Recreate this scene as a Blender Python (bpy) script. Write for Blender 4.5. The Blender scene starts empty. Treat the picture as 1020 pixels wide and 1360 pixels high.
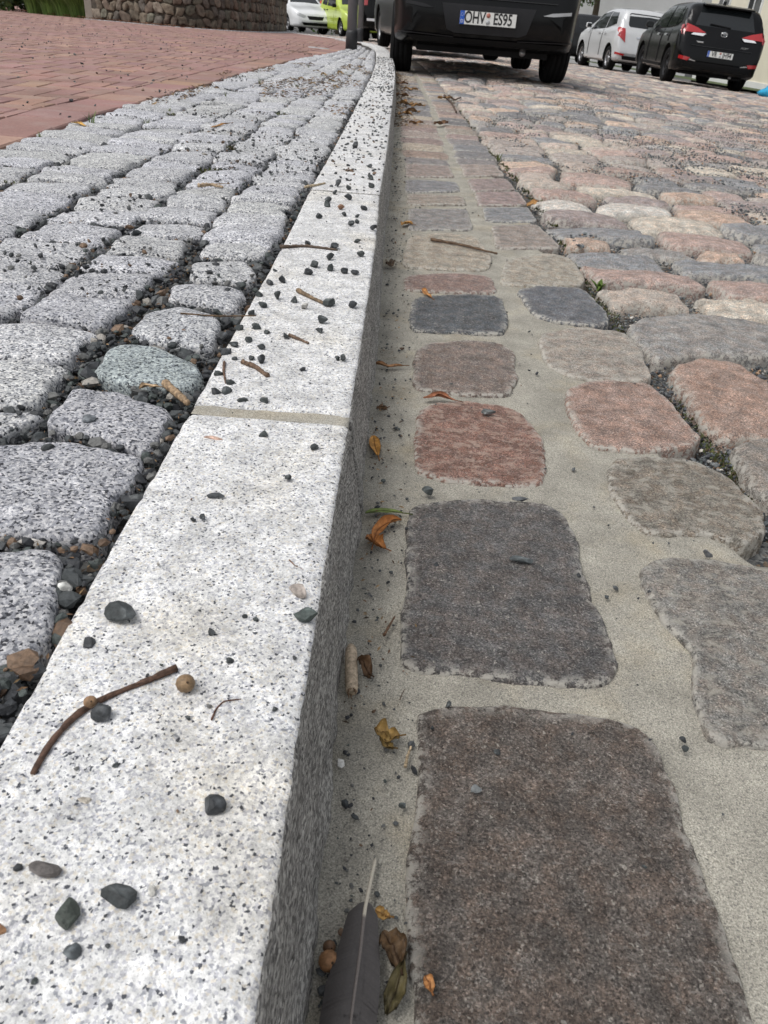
import bpy, bmesh, math, random
import numpy as np
from mathutils import Vector, Matrix
from mathutils.bvhtree import BVHTree

# ------------------------------------------------------------------ camera
F = 1020.0; H0 = 0.46; YC = 21.0; ROLL = math.atan(.082)
PITCH = math.atan((680-YC)*math.cos(ROLL)/F)
fw = np.array([0, math.cos(PITCH), -math.sin(PITCH)])
up0 = np.array([0, math.sin(PITCH), math.cos(PITCH)])
r0 = np.array([1., 0, 0])
right = r0*math.cos(ROLL)+up0*math.sin(ROLL)
upv = -r0*math.sin(ROLL)+up0*math.cos(ROLL)
CAM = np.array([0, 0, H0])
sc = bpy.context.scene
cd = bpy.data.cameras.new('camera'); cam = bpy.data.objects.new('camera', cd)
sc.collection.objects.link(cam); sc.camera = cam
cd.sensor_fit = 'VERTICAL'; cd.sensor_height = 36; cd.lens = 36*F/1360
cd.clip_start = .01; cd.clip_end = 2000
bk = -fw
cam.matrix_world = Matrix(((right[0], upv[0], bk[0], CAM[0]), (right[1], upv[1], bk[1], CAM[1]), (right[2], upv[2], bk[2], CAM[2]), (0, 0, 0, 1)))
cd.dof.use_dof = True; cd.dof.focus_distance = .85; cd.dof.aperture_fstop = 28
# ------------------------------------------------------------------ light
SUN_EL, SUN_AZ = math.radians(60), math.radians(-115)      # azimuth from +Y towards +X
w = bpy.data.worlds.new('World'); sc.world = w; w.use_nodes = True
nt = w.node_tree; nt.nodes.clear()
sky = nt.nodes.new('ShaderNodeTexSky'); sky.sky_type = 'NISHITA'; sky.sun_disc = False
sky.sun_elevation = SUN_EL; sky.sun_rotation = SUN_AZ; sky.dust_density = 3; sky.air_density = 1.2
hs = nt.nodes.new('ShaderNodeHueSaturation'); hs.inputs['Saturation'].default_value = .22
bg = nt.nodes.new('ShaderNodeBackground'); bg.inputs['Strength'].default_value = .13
wo = nt.nodes.new('ShaderNodeOutputWorld')
nt.links.new(sky.outputs[0], hs.inputs['Color']); nt.links.new(hs.outputs[0], bg.inputs[0]); nt.links.new(bg.outputs[0], wo.inputs[0])
sl = bpy.data.lights.new('sun', 'SUN'); sl.energy = 1.3; sl.angle = math.radians(30); sl.color = (1, .975, .94)
so = bpy.data.objects.new('sun', sl); sc.collection.objects.link(so)
sd = Vector((math.sin(SUN_AZ)*math.cos(SUN_EL), math.cos(SUN_AZ)*math.cos(SUN_EL), math.sin(SUN_EL)))
so.rotation_euler = sd.to_track_quat('Z', 'Y').to_euler(); so.location = (0, 0, 30)
sc.view_settings.view_transform = 'Standard'; sc.view_settings.look = 'None'
sc.view_settings.exposure = 0.25; sc.view_settings.gamma = 1
sc.view_settings.use_curve_mapping = False

# ------------------------------------------------------------------ helpers
rng = np.random.default_rng(7); random.seed(7)
COL = sc.collection
KZ = .115                                              # kerb top above the gutter

def g(x, y):                                           # lie of the land
    return -.05*np.maximum(0, np.asarray(x)-1.0) - .0135*np.maximum(0, np.asarray(y)-12)

def px(x, y, z=0.):
    dv = fw+right*((x-510)/F)-upv*((y-680)/F)
    t = (z-H0)/dv[2]
    return CAM+dv*t

def pxg(x, y, base=0.):                                # same, on the falling ground
    z = base
    for _ in range(12):
        p = px(x, y, min(z, H0-.05)); z = .5*z+.5*(base+float(g(p[0], p[1])))
    return p

def mpp(p): return float((np.array(p)-CAM)@fw)/F       # metres per pixel at a point

def h3(i, j, k):
    return NV[NP_[(NP_[(NP_[i & 4095]+j) & 4095]+k) & 4095]]
NP_ = np.random.default_rng(3).permutation(4096); NV = np.random.default_rng(4).random(4096)

def vn(x, y, z=0.):                                    # value noise in -1..1
    x = np.asarray(x, float); y = np.asarray(y, float); z = np.asarray(z, float)+0*x
    i, j, k = np.floor(x).astype(np.int64), np.floor(y).astype(np.int64), np.floor(z).astype(np.int64)
    a, b, c = x-i, y-j, z-k
    a, b, c = a*a*(3-2*a), b*b*(3-2*b), c*c*(3-2*c)
    r = 0
    for di in (0, 1):
        for dj in (0, 1):
            for dk in (0, 1):
                r = r+h3(i+di, j+dj, k+dk)*(a if di else 1-a)*(b if dj else 1-b)*(c if dk else 1-c)
    return 2*r-1

def tag(o, label=None, cat=None, group=None, kind=None):
    if label: o['label'] = label
    if cat: o['category'] = cat
    if group: o['group'] = group
    if kind: o['kind'] = kind
    return o

def mk(name, verts, faces, mat, parent=None, loc=None, tint=None, smooth=True):
    me = bpy.data.meshes.new(name)
    me.from_pydata([tuple(v) for v in verts] if not isinstance(verts, np.ndarray) else verts.tolist(), [], faces)
    if mat: me.materials.append(mat)
    if smooth and len(me.polygons): me.polygons.foreach_set('use_smooth', [True]*len(me.polygons))
    if tint is not None:
        a = me.color_attributes.new('tint', 'FLOAT_COLOR', 'POINT')
        a.data.foreach_set('color', np.asarray(tint, np.float32).ravel())
    o = bpy.data.objects.new(name, me); COL.objects.link(o)
    if parent: o.parent = parent
    if loc is not None: o.location = loc
    return o

def empty(name, loc=(0, 0, 0), rot=(0, 0, 0), parent=None):
    o = bpy.data.objects.new(name, None); COL.objects.link(o); o.location = loc; o.rotation_euler = rot
    o.empty_display_size = .1
    if parent: o.parent = parent
    return o

class Merge:                                           # collects many pieces into one mesh
    def __init__(s): s.v = []; s.f = []; s.t = []; s.n = 0
    def add(s, v, f, t=None):
        v = np.asarray(v, float); n = s.n
        s.v.append(v); s.f.extend([tuple(i+n for i in q) for q in f]); s.n += len(v)
        if t is not None:
            t = np.asarray(t, float)
            s.t.append(np.tile(t, (len(v), 1)) if t.ndim == 1 else t)
    def obj(s, name, mat, parent=None, smooth=True):
        return mk(name, np.vstack(s.v), s.f, mat, parent, tint=np.vstack(s.t) if s.t else None, smooth=smooth)

def box(cx, cy, cz, sx, sy, sz):
    v = np.array([(x, y, z) for z in (-.5, .5) for y in (-.5, .5) for x in (-.5, .5)])*(sx, sy, sz)+(cx, cy, cz)
    return v, [(0, 2, 3, 1), (4, 5, 7, 6), (0, 1, 5, 4), (2, 6, 7, 3), (0, 4, 6, 2), (1, 3, 7, 5)]

def bevbox(name, size, mat, parent, loc, bev=.01, rot=(0, 0, 0), seg=2):
    bm = bmesh.new(); bmesh.ops.create_cube(bm, size=1)
    bmesh.ops.scale(bm, vec=size, verts=bm.verts)
    if bev: bmesh.ops.bevel(bm, geom=bm.edges[:], offset=bev, segments=seg, affect='EDGES', profile=.5)
    me = bpy.data.meshes.new(name); bm.to_mesh(me); bm.free()
    me.materials.append(mat)
    o = bpy.data.objects.new(name, me); COL.objects.link(o); o.parent = parent; o.location = loc; o.rotation_euler = rot
    return o

def tube(path, rad, n=8, cap=True):
    P = np.array(path, float); m = len(P); R = np.broadcast_to(np.asarray(rad, float), (m,))
    T = np.gradient(P, axis=0); T /= np.linalg.norm(T, axis=1)[:, None]+1e-12
    ref = np.array([0, 0, 1.]) if abs(T[0][2]) < .9 else np.array([1., 0, 0])
    v = []
    for p, t, r in zip(P, T, R):
        a = np.cross(t, ref); a /= np.linalg.norm(a)+1e-12; b = np.cross(t, a)
        for k in range(n):
            q = 2*math.pi*k/n; v.append(p+r*(a*math.cos(q)+b*math.sin(q)))
    f = [(i*n+k, i*n+(k+1) % n, (i+1)*n+(k+1) % n, (i+1)*n+k) for i in range(m-1) for k in range(n)]
    if cap: f += [tuple(range(n))[::-1], tuple((m-1)*n+k for k in range(n))]
    return np.array(v), f

def lathe(prof, n=32, axis='z'):
    v = []; m = len(prof)
    for k in range(n):
        q = 2*math.pi*k/n
        for r, z in prof: v.append((r*math.cos(q), r*math.sin(q), z) if axis == 'z' else (z, r*math.cos(q), r*math.sin(q)))
    f = [(k*m+i, ((k+1) % n)*m+i, ((k+1) % n)*m+i+1, k*m+i+1) for k in range(n) for i in range(m-1)]
    return np.array(v), f

# ------------------------------------------------------------------ materials
def newmat(name):
    m = bpy.data.materials.new(name); m.use_nodes = True; t = m.node_tree; t.nodes.clear()
    out = t.nodes.new('ShaderNodeOutputMaterial'); b = t.nodes.new('ShaderNodeBsdfPrincipled')
    t.links.new(b.outputs[0], out.inputs[0])
    return m, t, b

class NT:                                              # terse node building
    def __init__(s, t): s.t = t
    def n(s, typ, **kw):
        x = s.t.nodes.new(typ)
        for k, v in kw.items():
            if k.startswith('i_'): x.inputs[k[2:].replace('_', ' ')].default_value = v
            else: setattr(x, k, v)
        return x
    def l(s, a, b): s.t.links.new(a, b)
    def pos(s):
        return s.n('ShaderNodeNewGeometry').outputs['Position']
    def noise(s, vec, scale, detail=4, rough=.6):
        x = s.n('ShaderNodeTexNoise', i_Scale=scale, i_Detail=detail, i_Roughness=rough); s.l(vec, x.inputs['Vector']); return x.outputs['Fac']
    def vor(s, vec, scale, feature='F1'):
        x = s.n('ShaderNodeTexVoronoi', i_Scale=scale, feature=feature); s.l(vec, x.inputs['Vector']); return x
    def ramp(s, fac, stops, interp='LINEAR'):
        x = s.n('ShaderNodeValToRGB'); r = x.color_ramp; r.interpolation = interp
        while len(r.elements) < len(stops): r.elements.new(.5)
        for e, (p, c) in zip(r.elements, stops):
            e.position = p; e.color = (c, c, c, 1) if not isinstance(c, tuple) else (*c, 1)
        s.l(fac, x.inputs[0]); return x.outputs[0]
    def mix(s, a, b, fac, mode='MIX'):
        x = s.n('ShaderNodeMix', data_type='RGBA', blend_type=mode)
        for sock, v in ((x.inputs[6], a), (x.inputs[7], b)):
            if isinstance(v, tuple): sock.default_value = (*v, 1)
            else: s.l(v, sock)
        if isinstance(fac, (int, float)): x.inputs[0].default_value = fac
        else: s.l(fac, x.inputs[0])
        return x.outputs[2]
    def math(s, op, a, b=0., clamp=False):
        x = s.n('ShaderNodeMath', operation=op, use_clamp=clamp)
        for sock, v in ((x.inputs[0], a), (x.inputs[1], b)):
            if isinstance(v, (int, float)): sock.default_value = v
            else: s.l(v, sock)
        return x.outputs[0]
    def bump(s, height, strength, dist, bsdf, prev=None):
        x = s.n('ShaderNodeBump', i_Strength=strength, i_Distance=dist); s.l(height, x.inputs['Height'])
        if prev: s.l(prev, x.inputs['Normal'])
        s.l(x.outputs[0], bsdf.inputs['Normal']); return x.outputs[0]
    def vscale(s, vec, sv):
        x = s.n('ShaderNodeVectorMath', operation='MULTIPLY'); s.l(vec, x.inputs[0]); x.inputs[1].default_value = sv; return x.outputs[0]
    def warp(s, vec, scale, amt):
        x = s.n('ShaderNodeTexNoise', i_Scale=scale, i_Detail=2.); s.l(vec, x.inputs['Vector'])
        y = s.n('ShaderNodeVectorMath', operation='MULTIPLY_ADD'); s.l(x.outputs['Color'], y.inputs[0]); y.inputs[1].default_value = (amt,)*3; s.l(vec, y.inputs[2])
        return y.outputs[0]
    def tint(s):
        x = s.n('ShaderNodeAttribute', attribute_name='tint'); return x.outputs['Color'], x.outputs['Alpha']

def granite_mat(name, stops, scale, tinted=False, patch=.2, rough=.75, bump=.5, stain=None, face=False):
    m, t, b = newmat(name); N = NT(t)
    p = N.pos()
    if face: p = N.vscale(p, (1, .6, 1.3))
    wp = N.warp(p, scale*1.3, .9/scale)
    v = N.vor(wp, scale)
    sep = N.n('ShaderNodeSeparateColor'); N.l(v.outputs['Color'], sep.inputs[0])
    grain = N.ramp(sep.outputs[0], stops, 'CONSTANT' if not face else 'LINEAR')
    v2 = N.vor(wp, scale*2.3); sep2 = N.n('ShaderNodeSeparateColor'); N.l(v2.outputs['Color'], sep2.inputs[0])
    fine = N.ramp(sep2.outputs[1], [(0, .55), (.12, .9), (1, 1.08)])
    c = N.mix(grain, fine, .85, 'MULTIPLY')
    big = N.noise(p, scale*.06, 3); bigr = N.ramp(big, [(.3, 1-patch), (.7, 1+patch*.35)])
    c = N.mix(c, bigr, 1., 'MULTIPLY')
    med = N.ramp(N.noise(p, scale*.28, 2), [(.35, 1-patch*.8), (.62, 1.04)])
    c = N.mix(c, med, 1., 'MULTIPLY')
    if stain:
        sn = N.ramp(N.noise(p, 7, 4), [(.52, 0.), (.75, .55)])
        c = N.mix(c, N.mix(c, stain, 1., 'MULTIPLY'), sn)
    if tinted:
        tc, ta = N.tint(); c = N.mix(c, tc, 1., 'MULTIPLY')
    N.l(c, b.inputs['Base Color']); b.inputs['Roughness'].default_value = rough
    b.inputs['Specular IOR Level'].default_value = .3
    hgt = N.math('ADD', N.noise(p, scale*.9, 3), N.math('MULTIPLY', N.noise(p, scale*.12, 3), 2.))
    N.bump(hgt, bump, 2.2/scale*.35, b)
    return m

def sett_mat(name, mottle=None):                                    # mixed natural setts: tint = stone colour, alpha = closeness to the rim
    m, t, b = newmat(name); N = NT(t); p = N.pos()
    tc, ta = N.tint()
    n1 = N.ramp(N.noise(p, 34, 6, .7), [(.3, .55), (.5, 1.), (.7, 1.5)])
    n2 = N.ramp(N.noise(p, 520, 5, .75), [(.3, .42), (.5, 1.), (.7, 1.75)])
    c = N.mix(tc, n1, 1., 'MULTIPLY'); c = N.mix(c, n2, .9, 'MULTIPLY')
    warm = N.ramp(N.noise(p, 60, 4), [(.42, (1, 1, 1)), (.62, (1.18, .97, .84)), (.75, (.92, 1.0, 1.05))])
    c = N.mix(c, warm, .6, 'MULTIPLY')
    wp = N.warp(p, 420, .003)
    v = N.vor(wp, 620); sep = N.n('ShaderNodeSeparateColor'); N.l(v.outputs['Color'], sep.inputs[0])
    fleck = N.math('MULTIPLY', N.ramp(sep.outputs[0], [(.76, 0.), (.86, 1.)]), N.ramp(N.noise(p, 70, 5, .7), [(.44, 0.), (.62, 1.)]))
    light = N.mix(N.mix(c, (.36, .34, .31), .5), (.60, .56, .50), .5)
    c = N.mix(c, light, N.math('MULTIPLY', fleck, .5))
    gv = N.vor(N.warp(p, 900, .0012), 850); gs = N.n('ShaderNodeSeparateColor'); N.l(gv.outputs['Color'], gs.inputs[0])
    c = N.mix(c, N.ramp(gs.outputs[0], [(0, .38), (.2, .78), (.7, 1.1), (.9, 1.55), (1, 2.1)]), .85, 'MULTIPLY')
    dark = N.math('MULTIPLY', N.ramp(sep.outputs[1], [(.82, 0.), (.88, 1.)]), .55)
    c = N.mix(c, N.mix(c, (.25, .25, .26), 1., 'MULTIPLY'), dark)
    v3 = N.vor(N.warp(p, 330, .009), 190); sp3 = N.n('ShaderNodeSeparateColor'); N.l(v3.outputs['Color'], sp3.inputs[0])
    spot = N.math('MULTIPLY', N.ramp(v3.outputs['Distance'], [(.16, 1.), (.30, 0.)]), N.ramp(sp3.outputs[0], [(.84, 0.), (.93, 1.)]))
    c = N.mix(c, (.58, .54, .47), N.math('MULTIPLY', spot, .6))
    # scratches / pale scuffs
    sw = N.vscale(p, (60, 190, 100)); scu = N.ramp(N.noise(sw, 1.0, 6, .75), [(.60, 0.), (.68, 1.)])
    c = N.mix(c, (.40, .38, .35), N.math('MULTIPLY', scu, .5))
    if mottle:
        ms = N.vscale(N.warp(p, 40, .02), (55, 85, 60)); c = N.mix(c, mottle, N.math('MULTIPLY', N.ramp(N.noise(ms, 1.0, 6, .7), [(.50, 0.), (.62, 1.)]), .7))
    # mortar slurry left on the rim
    em = N.math('MULTIPLY', N.ramp(ta, [(.22, 0.), (.8, 1.)]), N.ramp(N.noise(p, 95, 6, .75), [(.47, 0.), (.54, 1.)]))
    c = N.mix(c, (.60, .57, .51), N.math('MULTIPLY', em, .85))
    N.l(c, b.inputs['Base Color']); b.inputs['Roughness'].default_value = .72; b.inputs['Specular IOR Level'].default_value = .32
    hgt = N.math('ADD', N.noise(p, 380, 6, .75), N.math('MULTIPLY', N.noise(p, 70, 5), 1.6))
    N.bump(hgt, 1., .0036, b)
    return m

def mortar_mat(name, col, grit=.5):
    m, t, b = newmat(name); N = NT(t); p = N.pos()
    n1 = N.ramp(N.noise(p, 14, 5), [(.3, .72), (.7, 1.16)])
    c = N.mix(col, n1, 1., 'MULTIPLY')
    c = N.mix(c, N.ramp(N.noise(p, 800, 4, .75), [(.32, .4), (.5, 1.), (.72, 1.5)]), .85, 'MULTIPLY')
    v = N.vor(p, 900); sep = N.n('ShaderNodeSeparateColor'); N.l(v.outputs['Color'], sep.inputs[0])
    c = N.mix(c, (.08, .08, .08), N.math('MULTIPLY', N.ramp(sep.outputs[0], [(.88, 0.), (.93, 1.)]), grit))
    gv = N.vor(p, 1100); gs = N.n('ShaderNodeSeparateColor'); N.l(gv.outputs['Color'], gs.inputs[0]); c = N.mix(c, N.ramp(gs.outputs[1], [(0, .6), (.3, .92), (.8, 1.06), (1, 1.4)]), .8, 'MULTIPLY')
    yel = N.ramp(N.noise(p, 9, 4), [(.52, 0.), (.7, .5)])
    c = N.mix(c, N.mix(c, (1.12, 1.0, .8), 1., 'MULTIPLY'), yel)
    N.l(c, b.inputs['Base Color']); b.inputs['Roughness'].default_value = .9; b.inputs['Specular IOR Level'].default_value = .2
    N.bump(N.math('ADD', N.noise(p, 420, 4, .7), N.noise(p, 90, 3)), .6, .0018, b)
    return m

def bed_mat(name, a, bcol, scale=160):                 # gritty joint filling
    m, t, b = newmat(name); N = NT(t); p = N.pos()
    v = N.vor(p, scale); sep = N.n('ShaderNodeSeparateColor'); N.l(v.outputs['Color'], sep.inputs[0])
    c = N.mix(a, bcol, N.ramp(sep.outputs[0], [(.2, 0.), (.9, 1.)]))
    c = N.mix(c, (.16, .11, .07), N.math('MULTIPLY', N.ramp(sep.outputs[1], [(.8, 0.), (.85, 1.)]), .7))
    N.l(c, b.inputs['Base Color']); b.inputs['Roughness'].default_value = .95; b.inputs['Specular IOR Level'].default_value = .15
    N.bump(v.outputs['Distance'], 1., .004, b)
    return m

def tint_mat(name, rough=.7, scale=120, var=.35, bump=.4, dist=.001, spec=.3, trans=0):
    m, t, b = newmat(name); N = NT(t); p = N.pos(); tc, ta = N.tint()
    c = N.mix(tc, N.ramp(N.noise(p, scale, 4, .65), [(.3, 1-var), (.7, 1+var)]), 1., 'MULTIPLY')
    N.l(c, b.inputs['Base Color']); b.inputs['Roughness'].default_value = rough; b.inputs['Specular IOR Level'].default_value = spec
    if trans: b.inputs['Transmission Weight'].default_value = 0
    N.bump(N.noise(p, scale*2, 4), bump, dist, b)
    return m

def plain(name, col, rough=.6, metal=0., var=.15, scale=8, coat=0., spec=.5, dirt=None):
    m, t, b = newmat(name); N = NT(t); p = N.pos()
    c = N.mix(col, N.ramp(N.noise(p, scale, 4), [(.3, 1-var), (.7, 1+var)]), 1., 'MULTIPLY')
    if dirt:
        geo = N.n('ShaderNodeTexCoord')
        c = N.mix(c, dirt[0], N.math('MULTIPLY', N.ramp(N.noise(p, 5, 5, .7), [(.4, 0.), (.75, 1.)]), dirt[1]))
    N.l(c, b.inputs['Base Color']); b.inputs['Roughness'].default_value = rough; b.inputs['Metallic'].default_value = metal
    b.inputs['Coat Weight'].default_value = coat; b.inputs['Coat Roughness'].default_value = .04; b.inputs['Specular IOR Level'].default_value = spec
    return m

def brick_mat(name):
    m, t, b = newmat(name); N = NT(t); p = N.pos(); tc, ta = N.tint()
    c = N.mix(tc, N.ramp(N.noise(p, 3.2, 4), [(.3, .82), (.7, 1.14)]), 1., 'MULTIPLY')
    c = N.mix(c, N.ramp(N.noise(p, 120, 4, .7), [(.3, .72), (.7, 1.25)]), .7, 'MULTIPLY')
    c = N.mix(c, (.36, .30, .27), N.ramp(N.noise(p, 11, 5), [(.5, 0.), (.8, .45)]))
    N.l(c, b.inputs['Base Color']); b.inputs['Roughness'].default_value = .8
    N.bump(N.noise(p, 200, 4), .3, .001, b)
    return m

M = {}
M['kerb'] = granite_mat('white_granite', [(0, (.09, .095, .11)), (.035, (.36, .37, .40)), (.10, (.58, .58, .61)), (.28, (.74, .74, .735)), (.52, (.85, .845, .83)), (.90, (.74, .70, .63))], 680, patch=.30, bump=.55, stain=(.97, .90, .76), rough=.8)
M['kerb_face'] = granite_mat('weathered_granite_face', [(0, (.11, .105, .10)), (.3, (.26, .25, .235)), (.6, (.40, .385, .36)), (.85, (.58, .56, .52)), (1, (.68, .66, .62))], 560, patch=.3, bump=1., face=True, rough=.9)
M['cobble'] = granite_mat('grey_granite', [(0, (.05, .052, .06)), (.09, (.17, .175, .19)), (.24, (.36, .365, .38)), (.5, (.52, .52, .52)), (.8, (.70, .69, .67))], 480, tinted=True, patch=.25, bump=.8)
M['sett'] = sett_mat('mixed_natural_stone'); M['sett_red'] = sett_mat('mottled_red_stone', (.50, .38, .31)); M['sett_grey'] = sett_mat('mottled_grey_stone', (.46, .43, .37))
M['mortar'] = mortar_mat('gutter_mortar', (.36, .340, .29))
M['joint_mortar'] = mortar_mat('kerb_joint_mortar', (.42, .40, .35), .2)
M['strip_bed'] = bed_mat('dark_chipping_bed', (.035, .037, .04), (.13, .13, .125))
M['road_bed'] = bed_mat('grey_grit_bed', (.06, .062, .064), (.20, .20, .19), 200)
M['chip'] = tint_mat('stone_chipping', .6, 260, .45, .6, .0012, .45)
M['brick'] = brick_mat('red_clinker')
M['leaf'] = tint_mat('dry_leaf', .6, 150, .4, .5, .0008)
M['wood'] = tint_mat('twig_bark', .75, 300, .5, .8, .001)
M['shellnut'] = tint_mat('seed_husk', .5, 400, .35, .6, .0006)
M['feather'] = tint_mat('feather_grey', .5, 900, .12, .2, .0002, .4)
M['moss'] = tint_mat('moss_green', .9, 300, .4, .3, .001, .1)
M['foliage'] = tint_mat('foliage_leaf', .55, 3, .3, .0, .001, .4)
M['bark'] = plain('tree_bark', (.09, .07, .05), .9, scale=30, var=.4)
M['wallstone'] = tint_mat('rubble_stone', .85, 14, .4, .8, .01)
M['tyre'] = plain('tyre_rubber', (.010, .010, .0105), .9, var=.3, scale=40, spec=.15)
M['rim'] = plain('alloy_rim', (.35, .35, .36), .35, .8)
M['black_paint'] = plain('black_car_paint', (.003, .003, .0035), .22, var=.1, coat=.12, spec=.22, dirt=((.02, .019, .018), .10))
M['silver_paint'] = plain('silver_car_paint', (.62, .63, .64), .3, .15, var=.03, coat=.8)
M['white_paint'] = plain('white_car_paint', (.78, .79, .8), .3, var=.03, coat=.8)
M['lime_paint'] = plain('lime_car_paint', (.46, .58, .07), .3, var=.03, coat=.8)
M['grey_paint'] = plain('dark_grey_car_paint', (.014, .015, .017), .28, .0, var=.05, coat=.2, spec=.3)
M['plastic'] = plain('black_plastic', (.007, .007, .0075), .7, var=.2, scale=50, spec=.2)
M['dark_trim'] = plain('dark_grey_trim', (.016, .016, .018), .5, var=.15, spec=.3)
M['glass'] = plain('dark_car_glass', (.012, .014, .015), .05, var=.05, coat=.3)  # opaque; the shade inside the cars is put into the glass colour
M['red_lamp'] = plain('red_lamp_lens', (.38, .012, .015), .15, var=.1, coat=1.)
M['clear_lamp'] = plain('clear_lamp_lens', (.72, .72, .74), .15, var=.1, coat=1.)
M['chrome'] = plain('chrome', (.75, .75, .76), .15, 1.)
M['plate_white'] = plain('plate_white', (.78, .78, .75), .45, var=.04)
M['plate_black'] = plain('plate_black', (.012, .012, .013), .5)
M['plate_blue'] = plain('plate_blue', (.02, .10, .48), .45)
M['sticker_red'] = plain('sticker_red', (.42, .16, .12), .5)
M['sticker_grey'] = plain('sticker_grey', (.42, .43, .44), .5)
M['lamp_post'] = plain('painted_lamp_post', (.17, .172, .18), .6, var=.15, spec=.3)
M['post_base'] = plain('lamp_post_collar', (.03, .031, .034), .6)
M['concrete'] = plain('concrete_post', (.30, .27, .23), .9, scale=12)
M['plaster_cream'] = plain('cream_plaster', (.74, .69, .56), .9, scale=2, var=.06)
M['plaster_grey'] = plain('pale_grey_plaster', (.74, .74, .73), .9, scale=2, var=.05)
M['roof'] = plain('roof_tiles', (.22, .09, .06), .85, scale=5)
M['frame_white'] = plain('white_window_frame', (.7, .7, .7), .5)
M['pane'] = plain('window_pane', (.03, .035, .04), .05, coat=1.)
M['galv'] = plain('galvanised_rail', (.32, .32, .33), .45, .7)
M['blue_bag'] = plain('blue_plastic_sheet', (.03, .36, .62), .4, scale=15, var=.15)
M['orange_cloth'] = plain('orange_red_cloth', (.62, .08, .03), .7)
M['skin'] = plain('skin', (.5, .32, .24), .6)
M['ground'] = plain('asphalt_ground', (.11, .105, .10), .95, scale=3, var=.25)
M['grass'] = plain('grass_ground', (.06, .085, .03), .95, scale=6, var=.4)

# ------------------------------------------------------------------ the kerb line
KP = np.array([(-.018, -1.6), (-.026, -.5), (-.031, 0), (-.034, .2), (-.038, .4), (-.041, .7), (-.052, 1.39), (-.068, 1.9), (-.080, 2.575), (-.12, 4.2), (-.175, 6.3), (-.26, 8.4), (-.43, 11.1), (-.69, 13.1), (-.98, 14.7), (-1.5, 16.6), (-2.6, 19.4), (-4.4, 23), (-7, 27.5), (-14, 38)])
def dense(P, step=.02):
    out = []
    n = len(P)
    for i in range(n-1):
        p0, p1, p2, p3 = P[max(0, i-1)], P[i], P[i+1], P[min(n-1, i+2)]
        k = max(2, int(np.linalg.norm(p2-p1)/step))
        d1, d2 = np.linalg.norm(p1-p0)**.5+1e-6, np.linalg.norm(p2-p1)**.5+1e-6
        for u in np.linspace(0, 1, k, endpoint=False):
            m1 = (p2-p0)*.5*(1 if i else 2); m2 = (p3-p1)*.5*(1 if i < n-2 else 2)
            L = np.linalg.norm(p2-p1)
            m1 = m1/ (np.linalg.norm(m1)+1e-9)*L; m2 = m2/(np.linalg.norm(m2)+1e-9)*L
            out.append((2*u**3-3*u**2+1)*p1+(u**3-2*u**2+u)*m1+(-2*u**3+3*u**2)*p2+(u**3-u**2)*m2)
    out.append(P[-1]); return np.array(out)
KD = dense(KP)
KS = np.concatenate([[0], np.cumsum(np.linalg.norm(np.diff(KD, axis=0), axis=1))])
KS -= np.interp(0, KD[:, 1], KS)                       # s = 0 at y = 0, s ~ y at first
KT = np.gradient(KD, axis=0); KT /= np.linalg.norm(KT, axis=1)[:, None]
kk = np.ones(25)/25
KT = np.stack([np.convolve(np.pad(KT[:, i], 12, mode='edge'), kk, 'valid') for i in (0, 1)], 1)
def ST(s, t):                                          # along the kerb edge, t to its right
    s = np.asarray(s, float); t = np.asarray(t, float)
    x = np.interp(s, KS, KD[:, 0]); y = np.interp(s, KS, KD[:, 1])
    tx = np.interp(s, KS, KT[:, 0]); ty = np.interp(s, KS, KT[:, 1])
    return np.stack([x+ty*t, y-tx*t], -1)
def toST(p):
    d = KD-np.asarray(p)[:2]; i = int(np.argmin((d**2).sum(1)))
    tx, ty = KT[i]; dx, dy = -d[i]
    return KS[i]+dx*tx+dy*ty, dx*ty-dy*tx

KW = .163                                              # kerb width
# ------------------------------------------------------------------ ground sheets
def sheet(name, mat, xs, ys, zf, parent=None):
    X, Y = np.meshgrid(xs, ys); Z = zf(X, Y)
    v = np.stack([X, Y, Z], -1).reshape(-1, 3); nx = len(xs)
    f = [(j*nx+i, j*nx+i+1, (j+1)*nx+i+1, (j+1)*nx+i) for j in range(len(ys)-1) for i in range(nx-1)]
    return mk(name, v, f, mat, parent)
def st_sheet(name, mat, ss, ts, zf, parent=None):
    S, T = np.meshgrid(ss, ts, indexing='ij'); P = ST(S, T)
    Z = zf(P[..., 0], P[..., 1], S, T)
    v = np.concatenate([P, Z[..., None]], -1).reshape(-1, 3); n = len(ts)
    f = [(i*n+j, i*n+j+1, (i+1)*n+j+1, (i+1)*n+j) for i in range(len(ss)-1) for j in range(n-1)]
    return mk(name, v, f, mat, parent)
def steps(*segs):
    out = []
    for a, b, d in segs: out += list(np.arange(a, b, d))
    return np.array(out+[segs[-1][1]])

ground = sheet('ground', M['ground'], np.array([-900, -60, -30, -14, -9, -5, -2, 0, 1, 3, 6, 9, 12, 15, 30, 60, 900.]), np.array([-900, -20, 0, 6, 12, 20, 30, 40, 60, 900.]),
               lambda X, Y: np.where(X > 1, g(np.minimum(X, 14), np.minimum(Y, 70)), g(0, np.minimum(Y, 70)))-.16)
tag(ground, kind='structure')

# stone solids -------------------------------------------------------
def resample(P, n, smooth=2, cut=.14):
    P = np.asarray(P, float)
    for _ in range(smooth):
        Q = np.roll(P, -1, 0); P = np.stack([P*(1-cut)+Q*cut, P*cut+Q*(1-cut)], 1).reshape(-1, 2); cut = .25
    C = np.vstack([P, P[:1]]); L = np.concatenate([[0], np.cumsum(np.linalg.norm(np.diff(C, axis=0), axis=1))])
    u = np.linspace(0, L[-1], n, endpoint=False)
    return np.stack([np.interp(u, L, C[:, 0]), np.interp(u, L, C[:, 1])], 1)

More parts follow.
